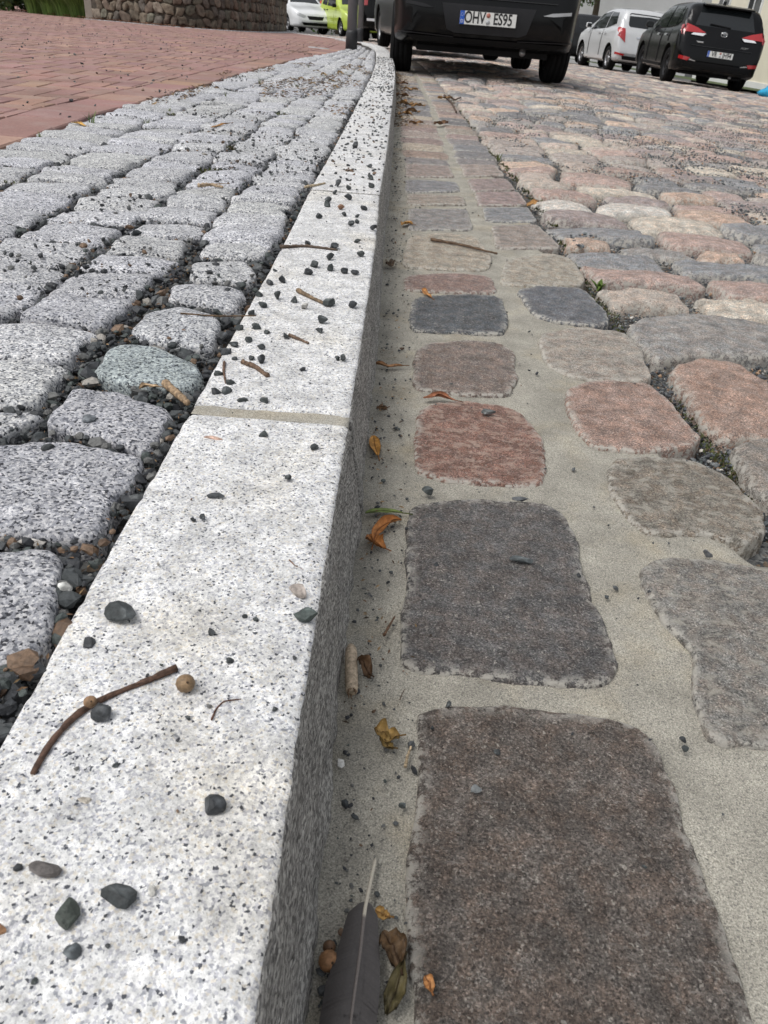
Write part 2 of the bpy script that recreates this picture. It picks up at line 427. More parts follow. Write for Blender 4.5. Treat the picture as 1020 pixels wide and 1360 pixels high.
def stone_geo(poly, z0, depth, edge, n=24, dome=.004, amp=.002, ragged=.002, k=3, inner=2, smooth=2, tilt=(0, 0), sd=0.):
    P = resample(poly, n, smooth); c = P.mean(0); D = P-c; R = np.linalg.norm(D, axis=1)[:, None]; U = D/R
    rg = ragged*(vn(P[:, 0]*38, P[:, 1]*38, sd)+.6*vn(P[:, 0]*110, P[:, 1]*110, sd+3.3))
    P = P+U*rg[:, None]; D = P-c; R = np.linalg.norm(D, axis=1)[:, None]
    e = min(edge, R.min()*.7)
    rings = [(-.004, -depth, 1.)]
    for i in range(k+1):
        a = math.pi/2*i/k; rings.append((e*(1-math.cos(a)), -edge*(1-math.sin(a)), 1-.5*i/k))
    V = []; A = []
    for ins, dz, al in rings:
        q = P-U*ins
        jit = amp*.6*vn(q[:, 0]*70, q[:, 1]*70, sd+dz*300)
        V.append(np.column_stack([q, z0+dz+jit+0*q[:, 0]])); A.append(np.full(n, al))
    Pin = P-U*e
    for i in range(1, inner+1):
        s = 1-i/(inner+1); q = c+(Pin-c)*s
        V.append(np.column_stack([q, np.full(n, z0)])); A.append(np.full(n, max(0, .5*(s*1.35-.35)) if i <= inner else 0))
    V.append(np.array([[c[0], c[1], z0]])); A.append(np.zeros(1))
    V = np.vstack(V); A = np.concatenate(A)
    ro_ = np.concatenate([np.tile(R[:, 0], (len(V)-1)//n), [R.mean()]]); A = np.exp(-np.maximum(0, ro_-np.linalg.norm(V[:, :2]-c, axis=1))/.009)
    rr = np.linalg.norm(V[:, :2]-c, axis=1)/ (R.mean())
    top = np.arange(len(V)) >= n*2
    dz = dome*(1-np.minimum(rr, 1)**2)+amp*(vn(V[:, 0]*24, V[:, 1]*24, sd+9)+.45*vn(V[:, 0]*80, V[:, 1]*80, sd+5))+tilt[0]*(V[:, 0]-c[0])+tilt[1]*(V[:, 1]-c[1])
    V[:, 2] += np.where(top, dz, 0)
    m = len(V)-1; nr = (m)//n; f = []
    for r in range(nr-1):
        a, b_ = r*n, (r+1)*n
        for i in range(n):
            j = (i+1) % n; f.append((a+i, a+j, b_+j, b_+i))
    a = (nr-1)*n
    for i in range(n): f.append((a+i, a+(i+1) % n, m))
    return V, f, A, c

def stone_obj(name, poly, z0, depth, edge, mat, tint, parent, **kw):
    V, f, A, c = stone_geo(poly, z0, depth, edge, **kw)
    o = np.array([c[0], c[1], z0]); t = np.column_stack([np.tile(tint, (len(V), 1)), A])
    return mk(name, V-o, f, mat, parent, loc=o, tint=t)

def quad(s0, s1, t0, t1, js=0., jt=0., r=None):       # a jittered rectangle in kerb coordinates, 8 points
    r = r or rng
    c = [(s0, t0), (s0, (t0+t1)/2), (s0, t1), ((s0+s1)/2, t1), (s1, t1), (s1, (t0+t1)/2), (s1, t0), ((s0+s1)/2, t0)]
    c = np.array(c)+rng.normal(0, 1, (8, 2))*(js, jt)
    return ST(c[:, 0], c[:, 1])

INS = []                                               # outlines of all near stones, to keep chippings in the joints
def inside_any(pts, polys):
    pts = np.asarray(pts); res = np.zeros(len(pts), bool)
    for P in polys:
        lo, hi = P.min(0), P.max(0)
        idx = np.where((~res) & (pts[:, 0] > lo[0]) & (pts[:, 0] < hi[0]) & (pts[:, 1] > lo[1]) & (pts[:, 1] < hi[1]))[0]
        if not len(idx): continue
        x, y = pts[idx, 0], pts[idx, 1]; ins = np.zeros(len(idx), bool); Q = np.roll(P, -1, 0)
        for (x1, y1), (x2, y2) in zip(P, Q):
            cnd = ((y1 > y) != (y2 > y)) & (x < (x2-x1)*(y-y1)/(y2-y1+1e-12)+x1); ins ^= cnd
        res[idx[ins]] = True
    return res

# ------------------------------------------------------------------ kerb
kerb = st_sheet('kerb', M['joint_mortar'], steps((-1.4, 3, .1), (3, 34, .4)), np.array([-KW+.012, -.012]), lambda x, y, S, T: g(0*x, y)+KZ-.012)
tag(kerb, kind='structure')
def kerb_stone(s0, s1, ds, fine):
    na = max(4, int((s1-s0)/ds)); ss = np.linspace(s0, s1, na+1)
    b = .004
    prof = [(-KW, -.10, 0), (-KW, KZ-b*1.6, 0), (-KW+b*.5, KZ-b*.4, 0), (-KW+b*1.5, KZ, 0)]
    nt_ = 10 if fine else 3
    prof += [(-KW+b*1.5+(KW-b*3)*i/nt_, KZ, 0) for i in range(1, nt_)]
    prof += [(-b*1.5, KZ, 0), (-b*.4, KZ-b*.5, 0), (0, KZ-b*1.6, 1)]
    nf = 10 if fine else 2
    prof += [(.016*i/nf, (KZ-b*1.6)*(1-i/nf), 1) for i in range(1, nf+1)]+[(.02, -.06, 1)]
    m = len(prof); V = []; ci = len([q for q in prof if q[2] == 0])-1
    for a, s in enumerate(ss):
        t = np.array([q[0] for q in prof]); z = np.array([q[1] for q in prof])
        sx = np.full(m, s); idx = np.arange(m)
        nz = vn(sx*60, t*60, z*60); n2 = vn(sx*170, t*170, z*170); n3 = vn(sx*9, t*9, z*9)
        edge = np.exp(-((idx-ci)/1.3)**2); le = np.exp(-((idx-2)/1.3)**2)
        t2 = t-edge*(.0016*np.maximum(0, nz)+.0012*np.abs(n2))+le*.002*np.maximum(0, nz)
        z2 = z-edge*(.0014*np.maximum(0, nz)+.0008*np.abs(n2))-le*.0015*np.maximum(0, nz)
        facem = np.array([q[2] for q in prof])
        t2 += facem*(.0016*nz+.0011*n2+.002*n3); z2 += (1-facem)*np.where(z > KZ-.001, .0006*nz+.0005*n3, 0)
        if a in (0, na): z2 -= np.where(z > .02, .002, 0); sx = sx+(0.003 if a == 0 else -.003)*(z > KZ-.003)
        P = ST(sx, t2); V.append(np.column_stack([P, z2+g(0*P[:, 1], P[:, 1])]))
    V = np.vstack(V); fa = []; mi = []
    for a in range(na):
        for i in range(m-1):
            fa.append((a*m+i, (a+1)*m+i, (a+1)*m+i+1, a*m+i+1)); mi.append(1 if prof[i+1][2] == 1 or prof[i][2] == 1 else 0)
    fa += [tuple(range(m)), tuple(na*m+i for i in range(m))[::-1]]; mi += [1, 1]
    c = V.mean(0); c[2] = 0
    o = mk('kerb_stone', V-c, fa, M['kerb'], kerb, loc=c); o.data.materials.append(M['kerb_face'])
    o.data.polygons.foreach_set('material_index', mi); o.data.update()
    return o
jn = [-1.37, -.36, .704, 1.882, 2.908]
while jn[-1] < 33: jn.append(jn[-1]+rng.uniform(.95, 1.1))
for i in range(len(jn)-1):
    gap = .011 if i == 1 else .003
    kerb_stone(jn[i]+.004, jn[i+1]-gap, .05 if i == 0 else .006 if i < 2 else .012 if i < 4 else .1, i < 4)

jp = np.array([ST(.690, -KW+.004), ST(.712, -KW+.004), ST(.712, -.002), ST(.690, -.002)]); jc = jp.mean(0)
jx = np.linspace(0, 1, 24); V = []
for a in jx:
    for b_ in (0, 1): q = jp[0 if b_ == 0 else 1]*(1-a)+jp[3 if b_ == 0 else 2]*a; V += [(q[0]-jc[0], q[1]-jc[1], -.08), (q[0]-jc[0], q[1]-jc[1], -.0015+.0012*float(vn(a*9, b_*3)))]
mk('mortar_joint', V, [(4*i+1, 4*i+3, 4*i+7, 4*i+5) for i in range(23)]+[(92, 93, 95, 94)], M['joint_mortar'], kerb, loc=(jc[0], jc[1], KZ))

# ------------------------------------------------------------------ gutter: mortar bed and two rows of setts
def mort_z(x, y, S, T):
    z = -.0022+.0012*vn(x*13, y*13, .5)+.0007*vn(x*45, y*45, 2.)+g(x, y)
    z = z+.004*np.clip((.04-T)/.04, 0, 1)**2*(1+.4*vn(x*30, y*30))
    dr = np.clip((T-(.415+.02*vn(y*9, y*0)-np.clip((S-2.6)*.02, 0, .05)))/.02, 0, 1)*np.clip((S-.66)/.06, 0, 1)
    dr2 = np.clip((T-(.545+.012*vn(y*11, y*0+3)))/.015, 0, 1); dr3 = np.clip((T-(.45+.02*vn(y*9, y*0+7)))/.02, 0, 1)*np.clip((.22-S)/.06, 0, 1)
    return z-.035*np.maximum(np.maximum(dr, dr2), dr3)
gutter = st_sheet('gutter', M['mortar'], steps((-1.2, 0, .03), (0, 2.3, .006), (2.3, 5, .02), (5, 30, .2)), steps((.010, .57, .0065)), mort_z)
tag(gutter, kind='structure')
def pxpoly(pts, z=0.): return np.array([px(x, y, z)[:2] for x, y in pts])
A_ = [
 ([(553, 950), (575, 939), (607, 936), (700, 940), (790, 950), (840, 960), (872, 985), (897, 1053), (927, 1160), (960, 1233), (990, 1320), (1015, 1400), (1000, 1480), (800, 1500), (600, 1490), (552, 1440), (545, 1320), (540, 1180), (553, 1060)], (.140, .122, .108)),
 ([(540, 680), (560, 668), (639, 663), (720, 670), (750, 682), (765, 715), (781, 780), (805, 830), (820, 880), (818, 908), (758, 913), (656, 903), (560, 892), (532, 880), (536, 791)], (.132, .128, .126)),
 ([(555, 548), (575, 535), (625, 532), (679, 542), (707, 560), (721, 584), (726, 621), (718, 646), (667, 647), (588, 639), (551, 628), (548, 586)], (.235, .142, .115)),
 ([(549, 468), (566, 456), (610, 452), (662, 455), (684, 470), (688, 507), (675, 527), (611, 525), (546, 517)], (.215, .180, .160)),
 ([(547, 396), (610, 392), (666, 395), (678, 431), (666, 446), (600, 443), (543, 440)], (.105, .115, .125)),
 ([(537, 367), (590, 363), (653, 367), (662, 390), (600, 390), (535, 386)], (.25, .185, .165)),
 ([(543, 313), (590, 310), (630, 313), (654, 343), (650, 360), (590, 359), (532, 356)], (.36, .33, .275)),
 ([(541, 277), (620, 278), (630, 306), (541, 306)], (.25, .245, .24)), ([(541, 259), (615, 261), (620, 273), (540, 273)], (.30, .27, .235)),
 ([(538, 239), (607, 242), (612, 255), (538, 256)], (.22, .225, .235)), ([(538, 218), (597, 221), (604, 236), (538, 235)], (.28, .24, .22))]
B_ = [
 ([(850, 755), (870, 744), (895, 742), (952, 745), (1008, 755), (1075, 790), (1120, 880), (1135, 960), (1110, 1000), (1020, 990), (960, 992), (938, 980), (921, 933), (918, 900), (922, 868), (889, 837), (853, 785)], (.24, .232, .215)),
 ([(803, 625), (815, 611), (838, 606), (917, 611), (963, 630), (1014, 683), (1018, 712), (985, 725), (923, 710), (861, 712), (832, 690), (808, 650)], (.225, .205, .172)),
 ([(751, 518), (775, 509), (804, 506), (861, 511), (889, 533), (936, 592), (861, 602), (787, 596), (764, 573), (750, 537)], (.35, .255, .215)),
 ([(713, 447), (760, 435), (826, 441), (852, 466), (867, 508), (800, 508), (757, 502), (724, 484)], (.335, .305, .27)),
 ([(685, 386), (719, 380), (775, 384), (809, 421), (806, 435), (740, 430), (709, 420), (695, 403)], (.14, .15, .165)),
 ([(672, 345), (729, 336), (760, 344), (782, 380), (704, 381), (662, 378)], (.34, .315, .265)),
 ([(652, 300), (714, 299), (747, 331), (658, 331)], (.29, .26, .235)), ([(640, 277), (701, 276), (714, 296), (645, 295)], (.23, .24, .25)),
 ([(630, 256), (689, 255), (701, 273), (635, 274)], (.29, .235, .225)), ([(620, 238), (673, 238), (686, 253), (627, 254)], (.27, .225, .215)),
 ([(610, 219), (658, 220), (671, 234), (617, 235)], (.31, .27, .245))]
for row in (A_, B_):
    for i, (pts, tint) in enumerate(row):
        P = pxpoly(pts)
        if len(P) == 4: P = np.stack([P, (P+np.roll(P, -1, 0))/2], 1).reshape(-1, 2)
        hi = i < 5
        stone_obj('sett', P, float(.0030+rng.uniform(-.001, .001)), .08, .0055, M['sett_red'] if row is A_ and i == 2 else M['sett_grey'] if row is B_ and i in (0, 1, 3, 5) else M['sett'], tint, gutter, n=130 if i < 3 else 72 if hi else 36, dome=.0015, amp=.0012, ragged=.0030, k=4, inner=14 if i < 3 else 7 if hi else 3, sd=i*1.7+(11 if row is B_ else 0), smooth=1)
        INS.append(P)
GP = [(.25, .24, .24), (.30, .26, .235), (.22, .225, .235), (.33, .30, .26), (.28, .225, .21), (.34, .27, .23), (.19, .19, .195), (.38, .34, .28)]
for row, s, send in ((0, 3.16, 22), (1, 3.22, 22), (0, -1.1, -.02), (1, -1.05, .0)):
    while s < send:
        L = rng.uniform(.15, .21); t0, t1 = (.055, .245) if row == 0 else (.275, .435)
        sh = np.clip((s-3)*.012, 0, .045); t0 -= sh*.4; t1 -= sh*(.7 if row == 0 else 1); t0 += -sh*.4 if row else 0
        P = quad(s, s+L-.012, t0, t1, .006, .006)
        c = P.mean(0)
        stone_obj('sett', P, float(g(*c))+rng.uniform(-.001, .003), .06, .01, M['sett'], np.array(GP[rng.integers(len(GP))])*rng.uniform(.85, 1.1), gutter, n=22 if s < 7 else 14, dome=.003, amp=.002, ragged=.003, k=2, inner=1, smooth=1)
        s += L

# ------------------------------------------------------------------ granite cobble strip behind the kerb
SLX = np.array([(-.6, -1.0), (1.5, -1.02), (2.2, -1.045), (2.9, -1.075), (3.93, -1.05), (5.5, -1.05), (7.46, -1.0), (8.74, -.90), (9.8, -.85), (11.7, -.86), (13.2, -1.06), (14.6, -1.40)])
SLT = np.array([toST((x, y)) for y, x in SLX])
def strip_left(s): return np.interp(s, SLT[:, 0], SLT[:, 1])      # t of the brick edge
FR = [0, .168, .338, .535, .755, 1.]
def row_t(s, r):
    a = -KW-.012; return a+FR[r]*(strip_left(s)-a)
strip = st_sheet('cobble_pavement', M['strip_bed'], steps((-1.3, 0, .1), (0, 4, .02), (4, 34, .2)), np.linspace(-1.25, -KW+.004, 60), lambda x, y, S, T: g(0*x, y)+KZ-.024+.003*vn(x*50, y*50)+.004*vn(x*11, y*11)-.02*np.clip((strip_left(S)-T)/.05, 0, 1))
tag(strip, kind='structure')
CB = [((0, 0))]
near_row1 = [
 ([(-90, 735), (0, 728), (62, 730), (85, 752), (82, 790), (60, 838), (45, 866), (0, 876), (-110, 860)], (.80, .80, .83)),
 ([(-60, 600), (10, 586), (65, 580), (130, 590), (190, 602), (195, 615), (145, 670), (135, 705), (117, 714), (0, 701), (-110, 680)], (.86, .86, .9)),
 ([(82, 532), (100, 516), (165, 520), (225, 540), (228, 552), (200, 590), (188, 597), (120, 578), (60, 563)], (.84, .84, .88)),
 ([(140, 463), (165, 455), (215, 460), (265, 481), (268, 500), (250, 515), (190, 513), (122, 497)], (.72, .80, .80)),
 ([(196, 413), (245, 408), (288, 424), (293, 441), (278, 465), (225, 455), (171, 441)], (.92, .93, .95)),
 ([(227, 379), (316, 379), (327, 391), (311, 410), (265, 405), (224, 400)], (.97, .97, .99)),
 ([(255, 346), (326, 346), (341, 364), (332, 376), (290, 373), (250, 367)], (1.0, 1.0, 1.0)),
 ([(272, 324), (345, 324), (358, 333), (346, 345), (305, 342), (263, 337)], (1.0, 1.0, 1.0))]
strip_n = 0
for i, (pts, tint) in enumerate(near_row1):
    P = pxpoly(pts, KZ); INS.append(P)
    stone_obj('cobble', P, KZ+rng.uniform(-.001, .003), .06, .008, M['cobble'], np.array(tint)*1.12, strip, n=96 if i < 4 else 56, dome=.0035, amp=.0024, ragged=.0035, k=4, inner=7, sd=i*2.1+40, smooth=1, tilt=rng.normal(0, .02, 2)); strip_n += 1
far = Merge(); cobs = []
for r in range(5):
    s = 1.335 if r == 0 else rng.uniform(.25, .34)
    back = 0.30 if r == 0 else s
    while back > -1.2:
        L = rng.uniform(.09, .135); cobs.append((back-L, quad(back-L+.003, back-.004, row_t(0, r+1)+.005, row_t(0, r)-.005, .006, .008))); back -= L
    while s < 15:
        L = rng.uniform(.085, .135); wd = abs(row_t(s, r+1)-row_t(s, r))
        if wd < .05: s += L; continue
        g0 = .010 if s < 2.2 else .006
        t0 = row_t(s, r+1)+g0*.55; t1 = row_t(s, r)-g0*.55
        P = quad(s+g0*.3, s+L-g0*.4, t0, t1, .006, .008)
        cobs.append((s, P)); s += L
def vis(c, z):
    v = np.array([c[0], c[1], z])-CAM; d = v@fw; u = 510+F*(v@right)/max(d, .01); w_ = 680-F*(v@upv)/max(d, .01)
    return d > .05 and -150 < u < 1160 and -80 < w_ < 1480
cobs.sort(key=lambda c: np.linalg.norm(c[1].mean(0)-(0, .2))+(0 if vis(c[1].mean(0), KZ) else 100))
for s, P in cobs:
    c = P.mean(0); d = np.linalg.norm(c)
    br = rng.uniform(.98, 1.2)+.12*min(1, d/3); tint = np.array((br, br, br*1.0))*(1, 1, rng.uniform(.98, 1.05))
    zz = KZ+float(g(0, c[1]))+rng.uniform(-.004, .004)
    kw = dict(dome=.004, amp=.003, ragged=.004, smooth=1, tilt=rng.normal(0, .035, 2), sd=s*7)
    if strip_n < 300:
        stone_obj('cobble', P, zz, .05, .009, M['cobble'], tint, strip, n=40 if d < 1.6 else 22 if d < 3 else 14, k=3 if d < 2 else 2, inner=5 if d < 1.6 else 2, **kw); strip_n += 1
        if d < 4: INS.append(P)
    else:
        V, f, A, _ = stone_geo(P, zz, .04, .010, n=10, k=1, inner=1, **kw); far.add(V, f, np.column_stack([np.tile(tint, (len(V), 1)), A]))
tag(far.obj('distant_cobbles', M['cobble'], strip), kind='stuff')

# ------------------------------------------------------------------ road of mixed setts
def road_z(x, y, S, T): return g(x, y)-.028+.004*vn(x*12, y*12)+.003*vn(x*40, y*40)
road = st_sheet('road', M['road_bed'], steps((-1.2, .3, .1), (.3, 4.5, .03), (4.5, 34, .3)), steps((.40, 1.6, .03), (1.6, 13, .3)), road_z)
tag(road, kind='structure')
PAL = [(.21, .225, .24), (.28, .23, .22), (.36, .255, .215), (.43, .31, .225), (.46, .41, .325), (.29, .28, .265), (.165, .17, .18), (.40, .33, .275), (.33, .29, .26), (.36, .27, .24)]
road_n = 0
for pts, tint in [
  ([(887, 492), (905, 480), (930, 476), (975, 482), (1020, 512), (1055, 545), (1040, 580), (1000, 583), (963, 582), (935, 565), (912, 525)], (.36, .265, .22)),
  ([(974, 600), (985, 588), (1010, 582), (1060, 590), (1100, 640), (1100, 690), (1050, 690), (1008, 656), (986, 632)], (.27, .25, .225)),
  ([(834, 432), (857, 421), (910, 419), (959, 422), (1020, 432), (1042, 455), (1035, 474), (1000, 476), (930, 474), (872, 479), (846, 457)], (.30, .295, .285))]:
    P = pxpoly(pts); INS.append(P)
    stone_obj('sett', P, .004, .07, .013, M['sett'], tint, road, n=88, dome=.005, amp=.0035, ragged=.005, k=5, inner=6, smooth=1, sd=road_n+70); road_n += 1
P8 = {'b': (.21, .225, .24), 'm': (.28, .23, .22), 'p': (.37, .26, .22), 'o': (.44, .31, .225), 'c': (.48, .43, .345), 'g': (.25, .245, .235), 'd': (.165, .17, .18), 'w': (.5, .48, .43), 'l': (.40, .34, .28)}
first = [(1.505, 'lclp'), (1.655, 'pplb'), (1.825, 'bbgb'), (1.985, 'ogog'), (2.115, 'bpbb'), (2.30, 'mcbo'), (2.48, 'wwob'), (2.66, 'pmpl'), (2.83, 'lcom')]
firstw = {0: [.21, .3, .26, .3], 1: [.29, .28, .3, .3], 2: [.25, .30, .28, .3], 3: [.15, .2, .15, .25], 4: [.30, .26, .3, .3], 5: [.26, .27, .3, .25], 6: [.2, .24, .25, .3], 7: [.25, .24, .25, .3], 8: [.2, .3, .2, .25]}
rows = [(a, first[i+1][0] if i+1 < len(first) else 3.0, cs, firstw[i]) for i, (a, cs) in enumerate(first)]
s = 3.0
while s < 31: L = rng.uniform(.15, .2); rows.append((s, s+L, '', [])); s += L
setts = []
RST = [np.array([toST(q) for q in P]) for P in INS if P[:, 0].mean() > .3 and P[:, 1].min() < 1.6]
s = -1.1
while s < 1.42: rows.append((s, min(s+.17, 1.49), 'x', [])); s += .172
for a, b_, cs, ws in rows:
    t = float(np.interp(a, [0.7, 1.5, 2.1, 2.7, 3.5, 5.2, 8.2, 12], [.485, .463, .462, .47, .445, .415, .39, .37])); i = 0
    if cs == 'x':
        cs = ''; t = .475
        for Q in RST:
            if Q[:, 0].min() < b_+.01 and Q[:, 0].max() > a-.01: t = max(t, Q[:, 1].max()+.004)
    tend = 2.9+max(a, 0)*.75 if a < 10 else 10.5
    while t < min(tend, 10.5):
        wd = ws[i] if i < len(ws) else rng.uniform(.14, .31)
        col = P8[cs[i]] if i < len(cs) else np.array(PAL[rng.integers(len(PAL))])*rng.uniform(.85, 1.12)
        gp = rng.uniform(.020, .034); col = np.array(col); col = (col*.68+col.mean()*.32)*1.2
        of = .02*math.sin(t*1.7+a)+.012*float(vn(t*3, a*2))-.035*(t-.46)*(1 if a > 1.6 else .6)
        P = quad(a+of+gp*.5, b_+of-gp*.5, t+gp*.5, t+wd-gp*.5, .006, .008)
        setts.append((np.linalg.norm(P.mean(0)), P, np.array(col))); t += wd; i += 1
setts = [q for q in setts if q[0] > 2 or not inside_any(q[1].mean(0)[None], INS).any()]
setts.sort(key=lambda q: q[0]+(0 if vis(q[1].mean(0), 0) else 100)); far = Merge()
for d, P, tint in setts:
    c = P.mean(0)
    zz = float(g(*c))+rng.uniform(-.008, .007)
    kw = dict(dome=.007, amp=.0045, ragged=.006, smooth=1, tilt=rng.normal(0, .04, 2)+(-.05*(c[0] > 1), 0), sd=d*5)
    if road_n < 300:
        stone_obj('sett', P, zz, .06, .016, M['sett'], tint, road, n=44 if d < 2.2 else 26 if d < 3.3 else 16, k=4 if d < 2.2 else 2, inner=4 if d < 2.2 else 2, **kw); road_n += 1
        if d < 5: INS.append(P)
    else:
        V, f, A, _ = stone_geo(P, zz, .03, .015, n=12 if d < 7 else 8, k=2 if d < 7 else 1, inner=1, **kw); far.add(V, f, np.column_stack([np.tile(tint, (len(V), 1)), A*.6]))
tag(far.obj('distant_setts', M['sett'], road), kind='stuff')

# ------------------------------------------------------------------ red brick pavement
pav = st_sheet('brick_pavement', M['strip_bed'], steps((-1.3, 6, .25), (6, 36, .5)), np.array([-16, -12, -9, -7, -5, -4, -3, -2, -1.5, -1.2, -.9, -.75]), lambda x, y, S, T: g(0*x, y)+KZ-.012-.05*np.clip((T-strip_left(S)-.01)/.05, 0, 1))
tag(pav, kind='structure')
def clip_right(P, xf):                                 # keep the part left of the border line
    out = []
    n = len(P)
    for i in range(n):
        a, b_ = P[i], P[(i+1) % n]; da, db = xf(a[1])-a[0], xf(b_[1])-b_[0]
        if da >= 0: out.append(a)
        if da*db < 0: out.append(a+(b_-a)*da/(da-db))
    return np.array(out)
slx = lambda y: float(np.interp(y, SLX[:, 0], SLX[:, 1]))
def brick_geo(P, z, bev=.004):
    c = P.mean(0); D = c-P; Q = P+D/np.linalg.norm(D, axis=1)[:, None]*bev*1.4; n = len(P)
    V = np.vstack([np.column_stack([P, np.full(n, z-.05)]), np.column_stack([P, np.full(n, z-bev)]), np.column_stack([Q, np.full(n, z)])])
    f = [(r*n+i, r*n+(i+1) % n, (r+1)*n+(i+1) % n, (r+1)*n+i) for r in (0, 1) for i in range(n)]+[tuple(2*n+i for i in range(n))]
    return V, f, c
bricks = []
y = -1.2
while y < 14.5:                                        # border course
    L = .205; x0 = slx(y+L/2)-.012; gp = .0035
    bricks.append(np.array([(slx(y)-.21, y+gp), (slx(y)-.012, y+gp), (slx(y+L)-.012, y+L-gp), (slx(y+L)-.21, y+L-gp)])); y += L
BW = .103; th = math.radians(3.); ct, st_ = math.cos(th), math.sin(th)
for i in range(-110, 15):
    for j in range(-30, 150):
        k = (i-j) % 4
        if k == 0: R_ = (i, j, 2, 1)
        elif k == 3: R_ = (i, j, 1, 2)
        else: continue
        a, b_, wx, wy = R_; gp = .0028
        q = np.array([(a*BW+gp, b_*BW+gp), ((a+wx)*BW-gp, b_*BW+gp), ((a+wx)*BW-gp, (b_+wy)*BW-gp), (a*BW+gp, (b_+wy)*BW-gp)])
        q = np.column_stack([q[:, 0]*ct-q[:, 1]*st_-1.25, q[:, 0]*st_+q[:, 1]*ct+1.3])
        c = q.mean(0)
        if c[1] < -1.1 or c[0] < -2.4-max(0, c[1])*.7 or c[1] > 15.8: continue
        if c[0] > slx(c[1])+.1: continue
        q = clip_right(q, lambda yy: slx(yy)-.218)
        if len(q) < 3 or np.ptp(q[:, 0])*np.ptp(q[:, 1]) < 4e-4: continue
        bricks.append(q)
bricks.sort(key=lambda q: np.linalg.norm(q.mean(0))+(0 if vis(q.mean(0), KZ) else 100))
far = Merge(); nb = 0
for q in bricks:
    c = q.mean(0)
    br = rng.uniform(.86, 1.12); t = np.array((.30, .17, .145))*br*(1, rng.uniform(.94, 1.08), rng.uniform(.92, 1.08))
    if rng.random() < .06: t = t*(1.2, 1.25, 1.1)
    V, f, c = brick_geo(q, KZ+float(g(0, c[1]))+rng.uniform(-.0015, .0015))
    V[-len(q):, 2] += rng.normal(0, .006)*(V[-len(q):, 0]-c[0])+rng.normal(0, .006)*(V[-len(q):, 1]-c[1])
    if nb < 300:
        o = np.array([c[0], c[1], KZ]); mk('brick', V-o, f, M['brick'], pav, loc=o, tint=np.tile((*t, 1), (len(V), 1)), smooth=False); nb += 1
    else: far.add(V, f, (*t, 1))
tag(far.obj('distant_bricks', M['brick'], pav, smooth=False), kind='stuff')
# paved beyond the bricks one can tell apart
bl = st_sheet('brick_path', M['brick'], steps((13.5, 40, .5)), np.array([-22, -14, -9, -6, -4, -2.5, -1.2, -.5, -KW]), lambda x, y, S, T: g(0*x, y)+KZ-.004)
bl_t = bl.data.color_attributes.new('tint', 'FLOAT_COLOR', 'POINT'); bl_t.data.foreach_set('color', np.tile((.295, .165, .14, 1), len(bl.data.vertices)).astype(np.float32))
tag(bl, kind='structure')
# pale cobble edging in front of the wall and a short band of it by the lamp post
def cobble_line(name, path, n_row, wdt, parent, seed):
    D = dense(np.array(path), .02); S = np.concatenate([[0], np.cumsum(np.linalg.norm(np.diff(D, axis=0), axis=1))])
    mg = Merge(); s = 0
    while s < S[-1]-.12:
        L = rng.uniform(.1, .16)
        for r in range(n_row):
            a = np.array([np.interp(s, S, D[:, 0]), np.interp(s, S, D[:, 1])]); b_ = np.array([np.interp(s+L, S, D[:, 0]), np.interp(s+L, S, D[:, 1])])
            d = (b_-a)/np.linalg.norm(b_-a); nn = np.array([d[1], -d[0]])
            P = np.array([a+nn*(r*wdt+.006)+d*.006, b_+nn*(r*wdt+.006)-d*.006, b_+nn*((r+1)*wdt-.006)-d*.006, a+nn*((r+1)*wdt-.006)+d*.006])
            V, f, A, _ = stone_geo(P, KZ+float(g(0, a[1]))+.004, .03, .012, n=10, k=1, inner=1, smooth=1)
            br = rng.uniform(.95, 1.15); mg.add(V, f, np.column_stack([np.full((len(V), 3), br), A]))
        s += L
    return mg.obj(name, M['cobble'], parent)
WP = np.array([(-5.55, 15.1), (-4.75, 14.75), (-3.95, 14.35), (-3.45, 14.8), (-3.15, 16.2), (-3.1, 18.5), (-3.3, 21.5), (-3.75, 24.5)])
tag(cobble_line('wall_edging', [(p[0]+.03, p[1]-.06) for p in WP], 2, .13, pav, 1), kind='stuff')
tag(cobble_line('edging_band', [(-1.2, 9.9), (-1.05, 9.75), (-.9, 9.65)], 1, .11, pav, 2), kind='stuff')

# ------------------------------------------------------------------ loose things on the ground
def ico(sub):
    bm = bmesh.new(); bmesh.ops.create_icosphere(bm, subdivisions=sub, radius=1)
    v = np.array([q.co[:] for q in bm.verts]); f = [tuple(x.index for x in p.verts) for p in bm.faces]; bm.free(); return v, f
I1, I2 = ico(1), ico(2)
def rock(base, r=rng, ang=.35):                        # angular chipping
    v = base[0].copy()
    for _ in range(r.integers(9, 14)):
        d = r.normal(size=3); d /= np.linalg.norm(d); h_ = r.uniform(.42, .72); q = v@d
        v = v-np.outer(np.maximum(0, q-h_), d)
    v = v/np.abs(v).max(0)
    return v*(1, r.uniform(.68, 1.), r.uniform(.55, .8))
ROCKS = [rock(I1) for _ in range(24)]
def rotm(r=rng, flat=True):
    a = r.uniform(0, 2*math.pi); c, s_ = math.cos(a), math.sin(a); Rz = np.array([[c, -s_, 0], [s_, c, 0], [0, 0, 1]])
    b_, e = r.normal(0, .35, 2); Rx = np.array([[1, 0, 0], [0, math.cos(b_), -math.sin(b_)], [0, math.sin(b_), math.cos(b_)]]); Ry = np.array([[math.cos(e), 0, math.sin(e)], [0, 1, 0], [-math.sin(e), 0, math.cos(e)]])
    return Rz@Rx@Ry
CH = [(.035, .038, .042), (.05, .056, .058), (.028, .03, .034), (.075, .08, .082), (.12, .12, .115), (.06, .072, .068), (.17, .11, .07), (.10, .06, .035), (.3, .28, .25)]
CW = np.array([.2, .2, .17, .13, .1, .08, .05, .04, .03]); CW = CW/CW.sum()
